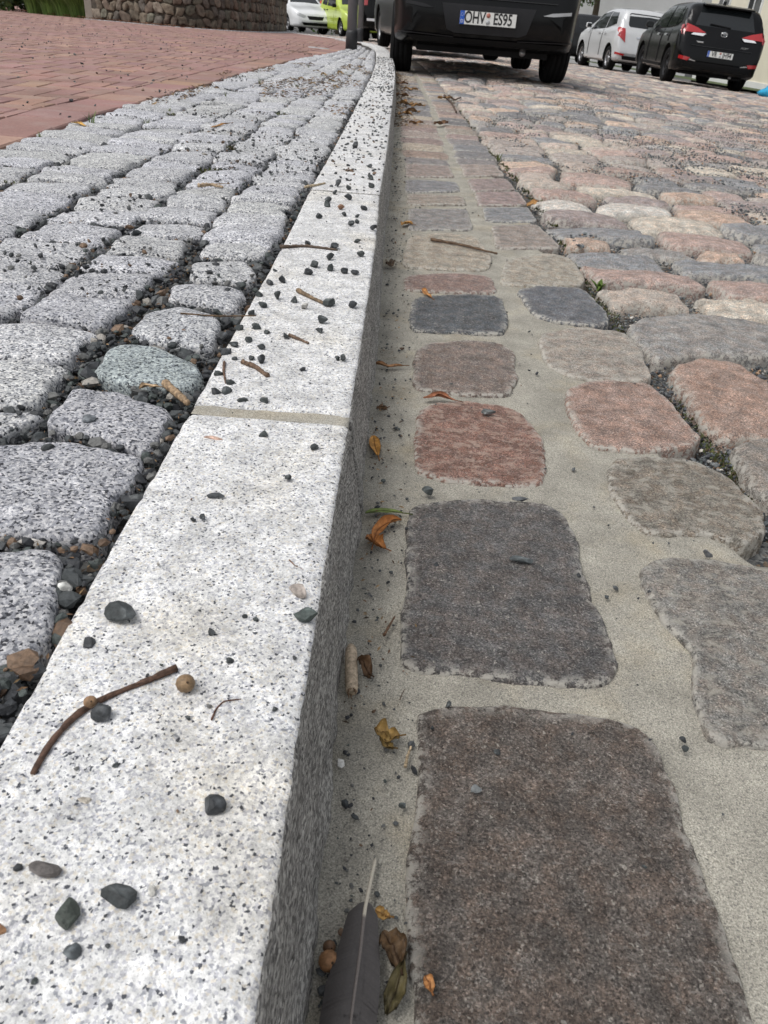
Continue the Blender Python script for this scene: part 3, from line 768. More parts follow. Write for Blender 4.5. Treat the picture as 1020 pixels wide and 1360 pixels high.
def scatter(name, pts, zs, sizes, label, parent=None, pale=0.):
    mg = Merge()
    for (x, y), z, s_ in zip(pts, zs, sizes):
        v = (ROCKS[rng.integers(24)]*s_)@rotm().T+(x, y, z)
        c = np.array(CH[rng.choice(9, p=CW)])*(1+pale*3); mg.add(v, I1[1], (*c, 1))
    o = mg.obj(name, M['chip'], None, smooth=False)
    return tag(o, label, 'gravel', kind='stuff')
def in_view(P, z, m=40):
    v = np.column_stack([P, np.full(len(P), z)])-CAM; d = v@fw; u = 510+F*(v@right)/np.maximum(d, .02); w_ = 680-F*(v@upv)/np.maximum(d, .02)
    return (d > .05) & (u > -m) & (u < 1020+m) & (w_ > -m) & (w_ < 1360+m)
# chippings in the joints of the cobble strip
def joint_points(n, s0, s1, t0f, t1f, z, pw=1.7):
    u = rng.random(n)**pw; s_ = s0+(s1-s0)*u; t = np.array([rng.uniform(t0f(a), t1f(a)) for a in s_]); P = ST(s_, t)
    k = in_view(P, z); P = P[k]; s_ = s_[k]; k = ~inside_any(P, INS); return P[k], s_[k]
P, s_ = joint_points(60000, .2, 4.2, strip_left, lambda a: -KW-.002, KZ)
sz = rng.lognormal(math.log(.0034), .45, len(P)).clip(.0014, .0085)*np.where(s_ < 1.7, 1.25, 1.); keep = rng.random(len(P)) < .9
scatter('joint_chippings', P[keep], KZ-.012+rng.uniform(-.005, .010, keep.sum()), sz[keep], 'dark stone chippings filling the joints of the grey cobble strip')
# chippings lying on top of the cobbles, thicker in drifts
P = ST(rng.uniform(.3, 5., 6000), rng.uniform(-1.05, -KW, 6000)); d = vn(P[:, 0]*5, P[:, 1]*3.2, 4.)+.7*np.exp(-((P[:, 0]+.45)/.22)**2-((P[:, 1]-1.12)/.22)**2)*2.2
P = P[(d > .40) & in_view(P, KZ)]; P = P[:2400]
scatter('cobble_chippings', P, KZ+.004+0*P[:, 0], rng.lognormal(math.log(.003), .4, len(P)).clip(.0015, .007), 'loose dark chippings scattered over the grey cobble tops')
# grit in the road joints and over the setts farther off
P, s_ = joint_points(60000, .75, 4.6, lambda a: .43, lambda a: .43+.55*a, 0, 1.4)
keep = rng.random(len(P)) < .8
scatter('road_grit', P[keep], -.019+rng.uniform(-.004, .006, keep.sum()), rng.lognormal(math.log(.0026), .4, keep.sum()).clip(.0012, .006), 'grey grit packed in the joints between road setts', pale=.35)
n = 38000; s_ = 2.0+7*rng.random(n)**1.1; t = .5+rng.random(n)*(s_*.62); P = ST(s_, t)
d = vn(P[:, 0]*2.6, P[:, 1]*1.5, 8.)+.35*vn(P[:, 0]*8, P[:, 1]*6, 2.)+np.clip((P[:, 1]-2.2)*.16, -.3, .25)+np.clip((P[:, 0]-1.0)*.25, -.3, .3)
k = (d > .22) & in_view(P, 0); P = P[k]
scatter('road_chippings', P, g(P[:, 0], P[:, 1])+.007, rng.lognormal(math.log(.0030), .35, len(P)).clip(.0016, .0065), 'loose grey chippings strewn in drifts over the road setts', pale=.38)
# fine dirt along the kerb foot and on the mortar
n = 900; s_ = .2+4*rng.random(n)**1.3; t = .02+np.abs(rng.normal(0, .03, n)); P = ST(s_, t)
n2 = 500; P2 = ST(.2+2.5*rng.random(n2), rng.uniform(.02, .5, n2)); P = np.vstack([P, P2]); P = P[in_view(P, 0)]
scatter('gutter_grit', P, .002+0*P[:, 0], rng.lognormal(math.log(.0013), .5, len(P)).clip(.0006, .004), 'fine dark crumbs scattered over the gutter mortar')
n = 900; P = ST(1.9+7*rng.random(n), rng.uniform(-KW, -.004, n)); n2 = 160; P2 = ST(.15+1.7*rng.random(n2), rng.uniform(-KW, -.004, n2))
P = np.vstack([P, P2]); k = in_view(P, KZ); P = P[k]; far_ = P[:, 1] > 1.9
scatter('kerb_grit', P, KZ+.0012+0*P[:, 0], np.where(far_, rng.lognormal(math.log(.0042), .35, len(P)).clip(.002, .008), rng.lognormal(math.log(.0009), .4, len(P)).clip(.0005, .002)), 'small dark chippings peppering the white kerb')
P = np.column_stack([rng.uniform(-6, -1.1, 900), rng.uniform(2, 11, 900)]); P = P[in_view(P, KZ)]; P = P[[q[0] < slx(q[1])-.02 for q in P]]
scatter('brick_crumbs', P, KZ+.003+0*P[:, 0], rng.lognormal(math.log(.005), .4, len(P)).clip(.002, .011), 'dark crumbs scattered over the red brick pavement')

# single chippings one can point at
rngp = np.random.default_rng(5)
def pebble(u, v_, r, col, z, label, group, stretch=None, cat='pebble', ang=None):
    p = px(u, v_, z); s_ = 1.15*r*mpp(p); base = rock(I2, rngp)
    q = base*s_
    if stretch: q = base*(s_*stretch[0], s_*stretch[1], s_*stretch[2])
    R = rotm() if ang is None else np.array([[math.cos(ang), -math.sin(ang), 0], [math.sin(ang), math.cos(ang), 0], [0, 0, 1]])
    q = q@R.T; p[2] = z-q[:, 2].min()-.0004
    # the pixel is the middle of the visible pebble: shift to where it touches the stone
    t = np.tile((*col, 1), (len(q), 1))
    pale = vn(q[:, 0]/s_*1.6+u, q[:, 1]/s_*1.6, q[:, 2]/s_*1.6) > .45
    t[pale, :3] = t[pale, :3]*2+.025
    o = mk('pebble', q, I2[1], M['chip'], None, loc=p, tint=t, smooth=False)
    return tag(o, label, cat, group)
DK = [(.034, .039, .040), (.028, .031, .034), (.042, .049, .048)]
big = [(283, 1076, 19, DK[1], (.85, .85, 1.25), 'dark chipping with pale facets standing alone on the white kerb'),
 (157, 1193, 24, DK[0], (.95, .85, .8), 'biggest dark chunky chipping lying on the white kerb'),
 (92, 1218, 19, (.05, .06, .05), (.75, 1.2, .7), 'long oval dark green chipping lying on the white kerb'),
 (60, 1156, 21, (.09, .08, .075), (1.05, .7, .6), 'flat dark chipping with a pinkish face lying on the white kerb'),
 (95, 1265, 12, (.07, .08, .085), None, 'small dark chipping just below the long oval green one'),
 (165, 820, 24, DK[0], (.95, .65, .6), 'wide dark jagged chipping lying above the twig on the kerb'),
 (120, 857, 8, DK[1], None, 'small dark chipping beside the wide jagged one on the kerb'),
 (138, 951, 14, DK[1], None, 'dark chipping tucked under the reddish twig on the kerb'),
 (408, 822, 16, (.05, .065, .06), (1., .8, .8), 'dark green chipping on the kerb edge below a pinkish one'),
 (398, 790, 14, (.30, .26, .23), (1, .8, .7), 'pale pinkish chipping on the edge of the white kerb'),
 (287, 661, 10, (.07, .075, .08), (1.1, .7, .5), 'flat grey chipping alone in the middle of the white kerb'),
 (281, 582, 11, (.33, .22, .17), (1.3, .6, .4), 'thin pinkish flake near the kerb joint'),
 (113, 1064, 9, (.42, .38, .32), (1, .6, .4), 'pale beige flake lying flat on the white kerb'),
 (2, 1237, 8, (.3, .16, .08), None, 'rusty brown crumb at the left edge of the white kerb'),
 (203, 1184, 7, (.42, .41, .38), None, 'pale grey crumb beside the biggest dark chipping')]
for u, v_, r, c, stt, lab in big: pebble(u, v_, r, c, KZ, lab, None, stt, ang=None if stt is None else rng.uniform(-.3, .3) if stt[1] < 1.2 else .25)
for u, v_, r in [(26, 1153, 6), (154, 1017, 5), (250, 955, 4), (305, 880, 5), (280, 842, 6), (326, 820, 4), (340, 823, 4), (242, 1248, 5), (45, 1305, 5), (365, 943, 4), (268, 690, 5), (256, 692, 4), (418, 597, 6), (383, 638, 5), (350, 580, 6), (448, 478, 4)]:
    pebble(u, v_, r, DK[rng.integers(3)], KZ, 'tiny dark crumb of stone on the kerb stone before the mortar joint', 'tiny crumbs on the first kerb stone')
Z3 = [(722, 583), (766, 590), (793, 609), (840, 645), (833, 670), (680, 712), (680, 750), (695, 672), (735, 540), (818, 500), (805, 520), (862, 480), (862, 508), (900, 517), (925, 518), (940, 472), (930, 437), (918, 605), (857, 600), (745, 685), (895, 745), (790, 770), (655, 740), (610, 740), (870, 452), (800, 445)]
for a, b_ in Z3:
    pl_ = rng.random() > .88; pebble(a/1.9615, 100+b_/1.9615, rng.uniform(4.5, 7), (.3, .29, .27) if pl_ else DK[rng.integers(3)], KZ, ('pale' if pl_ else 'dark')+' chipping among many on the white kerb stone just past the mortar joint', ('pale' if pl_ else 'dark')+' chippings on the second kerb stone')
for a, b_ in [(853, 330), (853, 343), (830, 373), (895, 367), (930, 370), (948, 352), (888, 350), (905, 325), (972, 403), (930, 385), (913, 392), (880, 290), (907, 298), (966, 272), (968, 293), (965, 240), (925, 190), (872, 310)]:
    pl_ = rng.random() > .9; pebble(a/1.9615, 100+b_/1.9615, rng.uniform(3, 5.5), (.22, .12, .07) if pl_ else DK[rng.integers(3)], KZ, ('brown' if pl_ else 'dark')+' chipping on the white kerb about the second narrow joint', ('brown' if pl_ else 'dark')+' chippings farther along the kerb')
for u, v_, r in [(300, 470, 8), (312, 462, 7), (330, 455, 6), (296, 450, 7), (318, 440, 6), (340, 438, 6), (335, 420, 6), (350, 410, 6), (345, 395, 6), (358, 380, 5), (366, 362, 5), (290, 500, 7), (305, 512, 6)]:
    pebble(u, v_, r, DK[rng.integers(3)], KZ-.002, 'dark chipping gathered along the cobble edge of the kerb past the joint', 'chippings along the cobble edge')
for u, v_, r in [(300, 527, 8), (322, 538, 7), (352, 538, 7), (288, 527, 8), (62, 600, 10), (80, 790, 10), (30, 545, 9), (50, 555, 8)]:
    pebble(u, v_, r, DK[rng.integers(3)], KZ-.004, 'dark chipping wedged in the gap between the cobbles and the kerb', 'chippings wedged beside the kerb')
pebble(88, 788, 10, (.33, .33, .31), KZ-.004, 'pale grey stone wedged between near cobble and kerb', None)
pebble(42, 723, 15, (.40, .38, .35), KZ-.008, 'whitish flat stone wedged between the two nearest cobbles', None, (1.1, .6, .4), ang=0)
pebble(118, 560, 9, (.1, .11, .12), KZ, 'flat dark stone between two near cobbles below the leafy chips', None)
pebble(692, 746, 14, (.07, .08, .082), .006, 'flat grey flake lying on the big dark slate sett', None, (1., .6, .45), ang=0)
pebble(648, 549, 8, (.10, .11, .11), .006, 'dark chipping lying on the reddish sett', None, (1.1, .7, .5), ang=0)
pebble(567, 656, 8, (.07, .08, .08), .004, 'dark chipping in the mortar above the big slate sett', None)
pebble(690, 665, 9, (.09, .095, .1), .004, 'flat dark flake in the mortar above the big slate sett', None, (1.2, .6, .4), ang=0)
pebble(937, 739, 7, (.12, .125, .13), .004, 'grey crumb on the mortar beside the speckled sett', None)
pebble(631, 1051, 7, (.16, .17, .17), .006, 'small grey crumb on the brown sett beside the feather', None)
pebble(453, 1014, 8, (.65, .64, .6), .004, 'white stone splinter lying on mortar under the kerb', None, (.6, 1.2, .4), ang=.2)
for u, v_, r in [(906, 984, 5), (910, 996, 5), (660, 1000, 5), (596, 938, 5), (760, 975, 3), (535, 1071, 5), (855, 1152, 4), (574, 968, 3), (768, 765, 4)]:
    pebble(u, v_, r, DK[rng.integers(3)], .004, 'tiny dark crumb lying on the gutter beside the nearest setts', 'tiny crumbs in the gutter')

# twigs, stalks, seeds
def stick(name, pts, r, col, label, z, cat='twig', taper=.6, lift=None, n=7, knot=None, group=None, mat='wood'):
    P = np.array([px(u, v_, z) for u, v_ in pts]); m = mpp(P[0]); L = np.concatenate([[0], np.cumsum(np.linalg.norm(np.diff(P, axis=0), axis=1))])
    u = np.linspace(0, L[-1], 22); Q = np.column_stack([np.interp(u, L, P[:, k]) for k in range(3)])
    ker = np.array([.25, .5, .25])
    for _ in range(2): Q[1:-1] = .25*Q[:-2]+.5*Q[1:-1]+.25*Q[2:]
    R = .68*r*m*(1-(1-taper)*np.linspace(0, 1, 22))*(1+.12*rng.normal(size=22).clip(-1.5, 1.5))
    if knot:
        for kp, ks in knot: R = R*(1+ks*np.exp(-((np.linspace(0, 1, 22)-kp)/.035)**2))
    Q[:, 2] = z+R*.9+(0 if lift is None else np.interp(np.linspace(0, 1, 22), *lift))
    c = Q.mean(0); v, f = tube(Q-c, R, n); t = np.tile((*col, 1), (len(v), 1)); t[:, :3] *= (1+.25*rng.normal(size=len(v)))[:, None].clip(.5, 1.6)
    return tag(mk(name, v, f, M[mat], None, loc=c, tint=t), label, cat, group)
tw = stick('twig', [(44, 1030), (70, 985), (98, 955), (122, 938), (160, 920), (200, 905), (235, 890)], 6.8, (.095, .055, .038), 'long bent reddish brown twig lying across the white kerb', KZ, taper=.95, knot=[(.42, .35), (.98, .6), (.9, .2)])
stick('leaf_stalk', [(281, 957), (287, 942), (297, 932), (320, 929)], 2.2, (.10, .05, .035), 'thin curled dark stalk beside the round seed on the kerb', KZ)
stick('leaf_stalk', [(384, 744), (392, 752), (403, 757)], 1.3, (.18, .1, .06), 'hair-thin brown stalk above the pinkish chipping', KZ)
stick('twig', [(322, 483), (340, 490), (356, 502)], 5, (.14, .09, .06), 'short brown twig on the kerb stone past the mortar joint', KZ, taper=.9)
stick('twig', [(298, 482), (297, 495), (300, 510)], 3, (.13, .08, .055), 'thin brown stalk lying where cobbles meet the kerb', KZ)
stick('twig', [(395, 388), (415, 398), (436, 407)], 4.5, (.17, .12, .075), 'brown broken twig amid chippings on the kerb', KZ)
stick('twig', [(384, 447), (398, 452), (410, 457)], 3.5, (.15, .1, .07), 'short dark twig below the broken one on the kerb', KZ)
stick('twig', [(372, 330), (405, 328), (448, 333)], 3.4, (.11, .08, .06), 'dark twig reaching from the cobbles onto the kerb', KZ)
stick('twig', [(405, 250), (420, 247), (432, 244)], 2.6, (.45, .36, .24), 'pale straw stalk lying across the cobble and kerb joint', KZ)
stick('twig', [(220, 514), (235, 527), (250, 539)], 8, (.30, .21, .13), 'splintered light brown wood chip beside the kerb joint', KZ+.002, taper=.8)
stick('twig', [(264, 249), (280, 247), (296, 250)], 4, (.36, .27, .18), 'light brown twig lying on the grey cobbles', KZ+.006)
stick('twig', [(240, 418), (285, 421), (340, 420)], 2.2, (.12, .08, .05), 'thin dark stalk lying across a cobble beside the kerb', KZ+.005)
stick('twig', [(510, 845), (517, 832), (524, 820)], 3.2, (.13, .075, .045), 'short dark twig leaning on the mortar by the slate sett', .003)
stick('twig', [(538, 1020), (541, 1005), (546, 992)], 3.6, (.40, .31, .2), 'short pale stick on mortar beside the brown sett', .003)
stick('twig', [(572, 320), (610, 326), (660, 338)], 3, (.13, .085, .055), 'dark twig lying over the gutter setts', .006)
stick('twig', [(531, 930), (534, 922), (538, 915)], 1.2, (.1, .07, .05), 'tiny dark stalk on the mortar between the nearest setts', .002)
for pts in ([(596, 128), (604, 134), (612, 130)], [(590, 128), (600, 138), (606, 150)]):
    stick('twig', pts, 2, (.09, .06, .045), 'dark twig lying over the channel far along the gutter', .006, group='far gutter twigs')
# broken stick against the kerb foot, with a frayed end
p0, p1 = px(466, 861, .006), px(467, 922, .006); r_ = 8*mpp(p0)
Q = np.array([p0+(p1-p0)*t for t in np.linspace(0, 1, 12)]); Q[:, 2] = .004+r_
v, f = tube(Q, r_*np.array([.5, .9, 1, 1, 1, 1, 1, 1, 1, 1, .98, .9]), 14); t = np.tile((.50, .40, .29, 1), (len(v), 1))
c = Q.mean(0); st0 = mk('cut_stick', v-c, f, M['wood'], None, loc=c, tint=t); tag(st0, 'short pale beige cut stick lying along the foot of the kerb', 'stick')
mg = Merge()
for k in range(14):
    a = rng.uniform(0, 6.28); d = np.array([math.cos(a)*r_*.7, 0, math.sin(a)*r_*.7]); e = p1-Q[0]; q0 = Q[-1]+d-c; dr = (Q[-1]-Q[-3]); dr /= np.linalg.norm(dr)
    vv, ff = tube([q0-dr*.002, q0+dr*rng.uniform(.001, .005)+rng.normal(0, .0006, 3)], [.0007, .0003], 4); mg.add(vv, ff, (.2, .13, .08, 1))
o = mg.obj('frayed_end', M['wood'], st0)
def seed(u, v_, r, col, label, z, cap=True, group=None):
    p = px(u, v_, z); s_ = r*mpp(p); vv = I2[0]*s_*(1, 1, .93); vv = vv*(1+.03*vn(vv[:, 0]*500, vv[:, 1]*500, vv[:, 2]*500))[:, None]
    q = rng.uniform(.7, 1.25, len(vv)); t = np.column_stack([np.array(col)[None]*q[:, None], np.ones(len(vv))]); p[2] = z+s_*.9
    o = tag(mk('seed', vv, I2[1], M['shellnut'], None, loc=p, tint=t), label, 'seed', group)
    a, b_ = tube([(s_*.4, -s_*.5, s_*.7), (s_*.5, -s_*.62, s_*.85)], [s_*.14, s_*.06], 6); mk('stalk_end', a, b_, M['wood'], o, tint=np.tile((.08, .05, .03, 1), (len(a), 1)))
    return o
seed(247, 916, 13, (.24, .16, .09), 'round brown seed sitting alone on the white kerb', KZ)
seed(121, 938, 9, (.26, .16, .09), 'small brown seed at the knuckle of the reddish twig', KZ)
seed(436, 1283, 14, (.25, .13, .06), 'round brown seed at the kerb foot beside the feather', .004)
seed(437, 1262, 9, (.14, .08, .045), 'small dark brown seed behind the round one by the feather', .004)

# leaves ------------------------------------------------------------
def leaf(pts, wid, col, label, z, curl=.3, crumple=.2, group=None, parent=None, tip=None, name='fallen_leaf', lift=0.):
    P = np.array([px(u, v_, z) for u, v_ in pts]); m = mpp(P[0]); L = np.concatenate([[0], np.cumsum(np.linalg.norm(np.diff(P, axis=0), axis=1))])
    n = 15; u = np.linspace(0, L[-1], n); C = np.column_stack([np.interp(u, L, P[:, k]) for k in range(3)])
    for _ in range(2): C[1:-1] = .25*C[:-2]+.5*C[1:-1]+.25*C[2:]
    T = np.gradient(C, axis=0); T /= np.linalg.norm(T, axis=1)[:, None]; S = np.column_stack([T[:, 1], -T[:, 0], 0*T[:, 0]])
    W = wid*m*np.sin(np.pi*np.linspace(.02, .985, n)**.85)**.8; mm = 9; V = []
    ph = rng.uniform(0, 9)
    for i in range(n):
        for j in range(mm):
            q = (j/(mm-1)-.5)*2; zz = W[i]*(curl*q*q*(.6+.5*math.sin(i*.5+ph))+.10*abs(q))+crumple*wid*m*float(vn(i*.55+ph, j*.8+ph))*.6
            V.append(C[i]+S[i]*q*W[i]*(1-.25*curl*abs(q))+(0, 0, zz+.0015+lift*math.sin(math.pi*i/(n-1))))
    V = np.array(V); V[:, 2] += z+.001-V[:, 2].min(); V2 = V-(0, 0, .00035); k = len(V)
    f = [(i*mm+j, i*mm+j+1, (i+1)*mm+j+1, (i+1)*mm+j) for i in range(n-1) for j in range(mm-1)]
    f2 = [tuple(x+k for x in q[::-1]) for q in f]
    bd = [j for j in range(mm)]+[i*mm+mm-1 for i in range(1, n)]+[(n-1)*mm+j for j in range(mm-2, -1, -1)]+[i*mm for i in range(n-2, 0, -1)]
    f3 = [(bd[i], bd[(i+1) % len(bd)], bd[(i+1) % len(bd)]+k, bd[i]+k) for i in range(len(bd))]
    VV = np.vstack([V, V2]); c = VV.mean(0); t = np.tile((*col, 1), (len(VV), 1)); idx = np.arange(len(VV)) % k
    q = np.abs((idx % mm)/(mm-1)-.5)*2; t[:, :3] *= (1+.25*vn(idx*.31, idx*.17+ph))[:, None]; t[q < .1, :3] *= .7; t[q > .9, :3] *= .72
    o = mk(name, VV-c, f+f2+f3, M['leaf'], parent, loc=c, tint=t)
    if parent is None: tag(o, label, 'leaf', group)
    vein = C.copy(); vein[:, 2] = V.reshape(n, mm, 3)[:, mm//2, 2]+.0003
    d = vein[-1]-vein[-3]; ext = np.vstack([vein, vein[-1]+d*.8, vein[-1]+d*1.6+(0, 0, -.0005)])
    a, b_ = tube(ext-c, np.linspace(.00025, .0007, len(ext)), 5); mk('stalk', a, b_, M['wood'], o, tint=np.tile((col[0]*.5, col[1]*.45, col[2]*.45, 1), (len(a), 1)))
    return o
OR, BR, YE = (.46, .21, .055), (.22, .09, .035), (.52, .34, .09)
leaf([(496, 580), (498, 594), (502, 607)], 8, (.50, .24, .05), 'small flat orange leaf on mortar beside the reddish sett', .003)
leaf([(490, 712), (500, 725), (512, 730)], 14, (.40, .16, .045), 'curled orange brown leaf on mortar below the green one', .003, .7)
leaf([(533, 692), (515, 695), (500, 706), (496, 722)], 10, (.42, .17, .05), 'long folded brown leaf stretching towards the slate sett', .004, .9)
leaf([(485, 683), (508, 679), (536, 683)], 6, (.16, .21, .06), 'narrow green leaf lying flat at the kerb foot', .003, .4)
leaf([(497, 484), (515, 488), (535, 487)], 5, (.36, .19, .09), 'curled tan leaf on mortar at the kerb foot', .003, .9)
leaf([(562, 530), (580, 527), (605, 533)], 6, (.30, .12, .06), 'curled red brown leaf on the rim of the reddish sett', .005, .9)
leaf([(560, 385), (565, 391), (573, 397)], 5, (.42, .2, .07), 'small brown leaf on the mortar above the dark blue sett', .004, .8)
leaf([(533, 300), (541, 297), (548, 299)], 6, (.48, .26, .08), 'crumpled yellowish leaf on mortar further up the gutter', .003, .8)
leaf([(700, 275), (708, 271), (715, 268)], 6, (.45, .24, .08), 'orange leaf caught in the mossy channel', .003, .7)
leaf([(95, 163), (103, 165), (114, 168)], 4, (.55, .32, .08), 'yellow leaf where the cobbles meet the red bricks', KZ+.004, .5)
leaf([(280, 170), (293, 167), (305, 164)], 3, (.5, .26, .08), 'orange leaf lying on the grey cobbles', KZ+.008, .6)
leaf([(265, 247), (282, 246), (298, 245)], 2, (.42, .28, .13), 'straw coloured leaf strip on the cobbles', KZ+.008, .6)
leaf([(185, 518), (197, 514), (212, 516)], 6, (.46, .33, .2), 'beige curled leaf scrap beside the splintered wood chip', KZ, .8)
leaf([(497, 975), (512, 983), (530, 985)], 15, (.33, .21, .07), 'crumpled yellow brown leaf on mortar by the brown sett', .004, .9, .8)
leaf([(505, 980), (515, 994), (522, 999)], 9, (.25, .17, .06), 'dark crumpled leaf scrap under the yellow brown one', .003, .8, .9)
leaf([(475, 880), (484, 890), (492, 905)], 11, (.13, .075, .04), 'dark brown shrivelled leaf beside the cut stick', .004, 1., 1.2)
leaf([(507, 1245), (522, 1265), (530, 1290)], 20, (.10, .06, .03), 'large dark rotting leaf half under the feather', .004, .6, .9)
leaf([(512, 1355), (525, 1320), (535, 1285)], 17, (.085, .07, .03), 'olive brown limp leaf lying between feather and sett', .004, .7, 1.2)
leaf([(498, 1212), (508, 1218), (518, 1222)], 9, (.42, .25, .08), 'small tan leaf scrap at the feather base', .006, .6, .7)
leaf([(563, 1300), (570, 1310), (573, 1322)], 9, (.40, .19, .07), 'small orange leaf scrap on the rim of the brown sett', .005, .6, .7)
leaf([(500, 545), (506, 547), (514, 546)], 6, (.2, .12, .07), 'little dark crumpled leaf below the tan one', .003, 1., 1.)
leaf([(512, 352), (518, 355), (524, 350)], 5, (.12, .08, .05), 'shrivelled dark leaf at the foot of the kerb', .003, 1., 1.)
for u, v_ in [(540, 140), (555, 142), (548, 150), (533, 128), (545, 120), (532, 112), (552, 165), (585, 166), (538, 152), (590, 132)]:
    c = [(.33, .19, .09), (.42, .24, .1), (.24, .13, .07)][rng.integers(3)]
    leaf([(u-9, v_+rng.uniform(-2, 2)), (u, v_), (u+10, v_+rng.uniform(-1, 2))], rng.uniform(3, 5), np.array(c)*.8, 'dry brown leaf among those drifted in the far gutter', .006, .9, .6, 'leaves drifted in the far gutter')
for u, v_ in [(400, 105), (415, 112), (430, 100), (440, 108), (420, 95), (452, 98), (446, 116), (385, 110)]:
    leaf([(u-4, v_), (u, v_-1), (u+5, v_+1)], rng.uniform(1.5, 2.5), (.3, .2, .09), 'dry leaf scrap on the mossy far cobbles', KZ+.006, .8, .6, 'leaf scraps on the far cobbles')
P = np.column_stack([rng.uniform(-5.4, -3.0, 120), rng.uniform(14, 15.2, 120)])

lt = Merge()
def litter(P, z, size):
    for x, y in P:
        r = size*rng.uniform(.5, 1.4); a = rng.uniform(0, 6.28); d = np.array([math.cos(a), math.sin(a), rng.normal(0, .25)])*r; e = np.array([-d[1], d[0], 0])*rng.uniform(.12, .5); q = np.array([x, y, z+rng.uniform(0, .004)])
        lt.add([q-d, q+e+(0, 0, r*.3), q+d, q-e], [(0, 1, 2, 3)], (*(np.array([(.16, .095, .05), (.10, .06, .035), (.24, .16, .08), (.07, .05, .035)][rng.integers(4)])*rng.uniform(.7, 1.3)), 1))
P, _s = joint_points(14000, .3, 4.2, strip_left, lambda a: -KW-.002, KZ); litter(P[:1500], KZ-.006, .0024)
P = ST(rng.uniform(3.0, 8.5, 5000), rng.uniform(-1., -KW, 5000)); d = vn(P[:, 0]*6, P[:, 1]*2., 3.)+.5*np.exp(-((P[:, 0]+.5)/.3)**2-((P[:, 1]-5)/1.6)**2); P = P[d > .42]; litter(P, KZ+.006, .011)
P = ST(rng.uniform(4.2, 8.5, 900), np.abs(rng.normal(.03, .05, 900))+.0); litter(P, .006, .011)
P = ST(rng.uniform(.4, 3.5, 500), np.abs(rng.normal(.012, .022, 500))+.018); litter(P, .003, .0026)
tag(lt.obj('strip_litter', M['leaf'], smooth=False), 'brown plant litter caught in the cobble joints and kerb foot', 'leaf litter', kind='stuff')

# feather -------------------------------------------------------------
fe_pts = [(500, 1132), (492, 1170), (484, 1212), (478, 1270), (471, 1320), (465, 1365), (461, 1420), (462, 1500)]
C = np.array([px(u, v_, .012) for u, v_ in fe_pts]); L = np.concatenate([[0], np.cumsum(np.linalg.norm(np.diff(C, axis=0), axis=1))]); n = 60
u = np.linspace(0, L[-1], n); C = np.column_stack([np.interp(u, L, C[:, k]) for k in range(3)])
for _ in range(6): C[1:-1] = .25*C[:-2]+.5*C[1:-1]+.25*C[2:]
C[:, 2] = np.interp(np.linspace(0, 1, n), [0, .25, .6, 1], [.006, .013, .018, .015]); m = mpp(C[20]); c0 = C[0].copy(); c0[2] = 0
fe = empty('feather', c0); tag(fe, 'dark grey bird feather with pale quill lying by the kerb', 'feather')
v, f = tube(C-c0, np.interp(np.linspace(0, 1, n), [0, .02, .22, 1], [.0006, .0011, .0012, .0006]), 8)
t = np.tile((.5, .46, .38, 1.), (len(v), 1)); k = np.repeat(np.linspace(0, 1, n), 8); t[k > .3, :3] = (.16, .14, .13); mk('quill', v, f, M['feather'], fe, tint=t)
T = np.gradient(C, axis=0); T /= np.linalg.norm(T, axis=1)[:, None]; S = np.column_stack([-T[:, 1], T[:, 0], 0*T[:, 0]])
for side, wmax in ((1, 33), (-1, 33)):                 # vane on each side of the quill, made of overlapping barbs
    mg = Merge()
    for q in np.linspace(.235, .99, 420):
        i = q*(n-1); a = int(i); b_ = min(a+1, n-1); fr = i-a; c = C[a]*(1-fr)+C[b_]*fr; tt = T[a]; ss = S[a]*side
        wl = wmax*m*min(1, ((q-.225)/.035))**.6*(.62+.5*min(1, (q-.23)/.3))*(1+.012*rng.normal())*(1. if side < 0 else .82)
        fwd = .75
        pts = []
        for r in np.linspace(0, 1, 6):
            pts.append(c+ss*wl*r+tt*wl*fwd*(r**1.3-.0)*.55+(0, 0, -.35*wl*r*r+.0012*r)+tt*0)
        pts = np.array(pts)-c0; hw = tt*.00095
        V = np.vstack([pts-hw, pts+hw]); sh = 1+.06*rng.normal()
        mg.add(V, [(j, j+1, j+7, j+6) for j in range(5)], (.064*sh, .058*sh, .056*sh, 1))
    mg.obj('vane', M['feather'], fe)

# moss and small weeds -------------------------------------------------
def moss(name, pts, rad, z, n, label):
    mg = Merge()
    for (x, y), r in zip(pts, rad):
        for _ in range(n):
            a = rng.uniform(0, 6.28); d = r*math.sqrt(rng.random()); b_ = rng.uniform(.002, .006)*(1 if y < 2 else 1.6); cx, cy = x+math.cos(a)*d, y+math.sin(a)*d
            q = rng.uniform(0, 6.28); w_ = b_*.35; dx, dy = math.cos(q)*w_, math.sin(q)*w_; lx, ly = rng.normal(0, b_*.6, 2)
            col = np.array([(.07, .085, .03), (.10, .11, .04), (.08, .06, .035), (.05, .06, .03)][rng.integers(4)])*rng.uniform(.7, 1.3)
            mg.add([(cx-dx, cy-dy, z), (cx+dx, cy+dy, z), (cx+lx, cy+ly, z+b_)], [(0, 1, 2)], (*col, 1))
    return tag(mg.obj(name, M['moss']), label, 'moss', kind='stuff')
ch = np.array([(576, 105), (590, 122), (612, 151), (630, 172), (645, 192), (658, 210), (680, 235), (704, 258), (725, 285), (745, 314), (760, 342), (775, 370), (790, 392), (806, 416), (836, 457), (867, 493), (889, 518), (929, 581), (969, 626), (1004, 667)], float)
cu = np.linspace(0, len(ch)-1, 150); CP = np.array([px(np.interp(a, range(len(ch)), ch[:, 0])+rng.normal(0, 3), np.interp(a, range(len(ch)), ch[:, 1]), -.015)[:2] for a in cu])
CP = CP[vn(CP[:, 1]*4, CP[:, 1]*0+.5) > -.35]
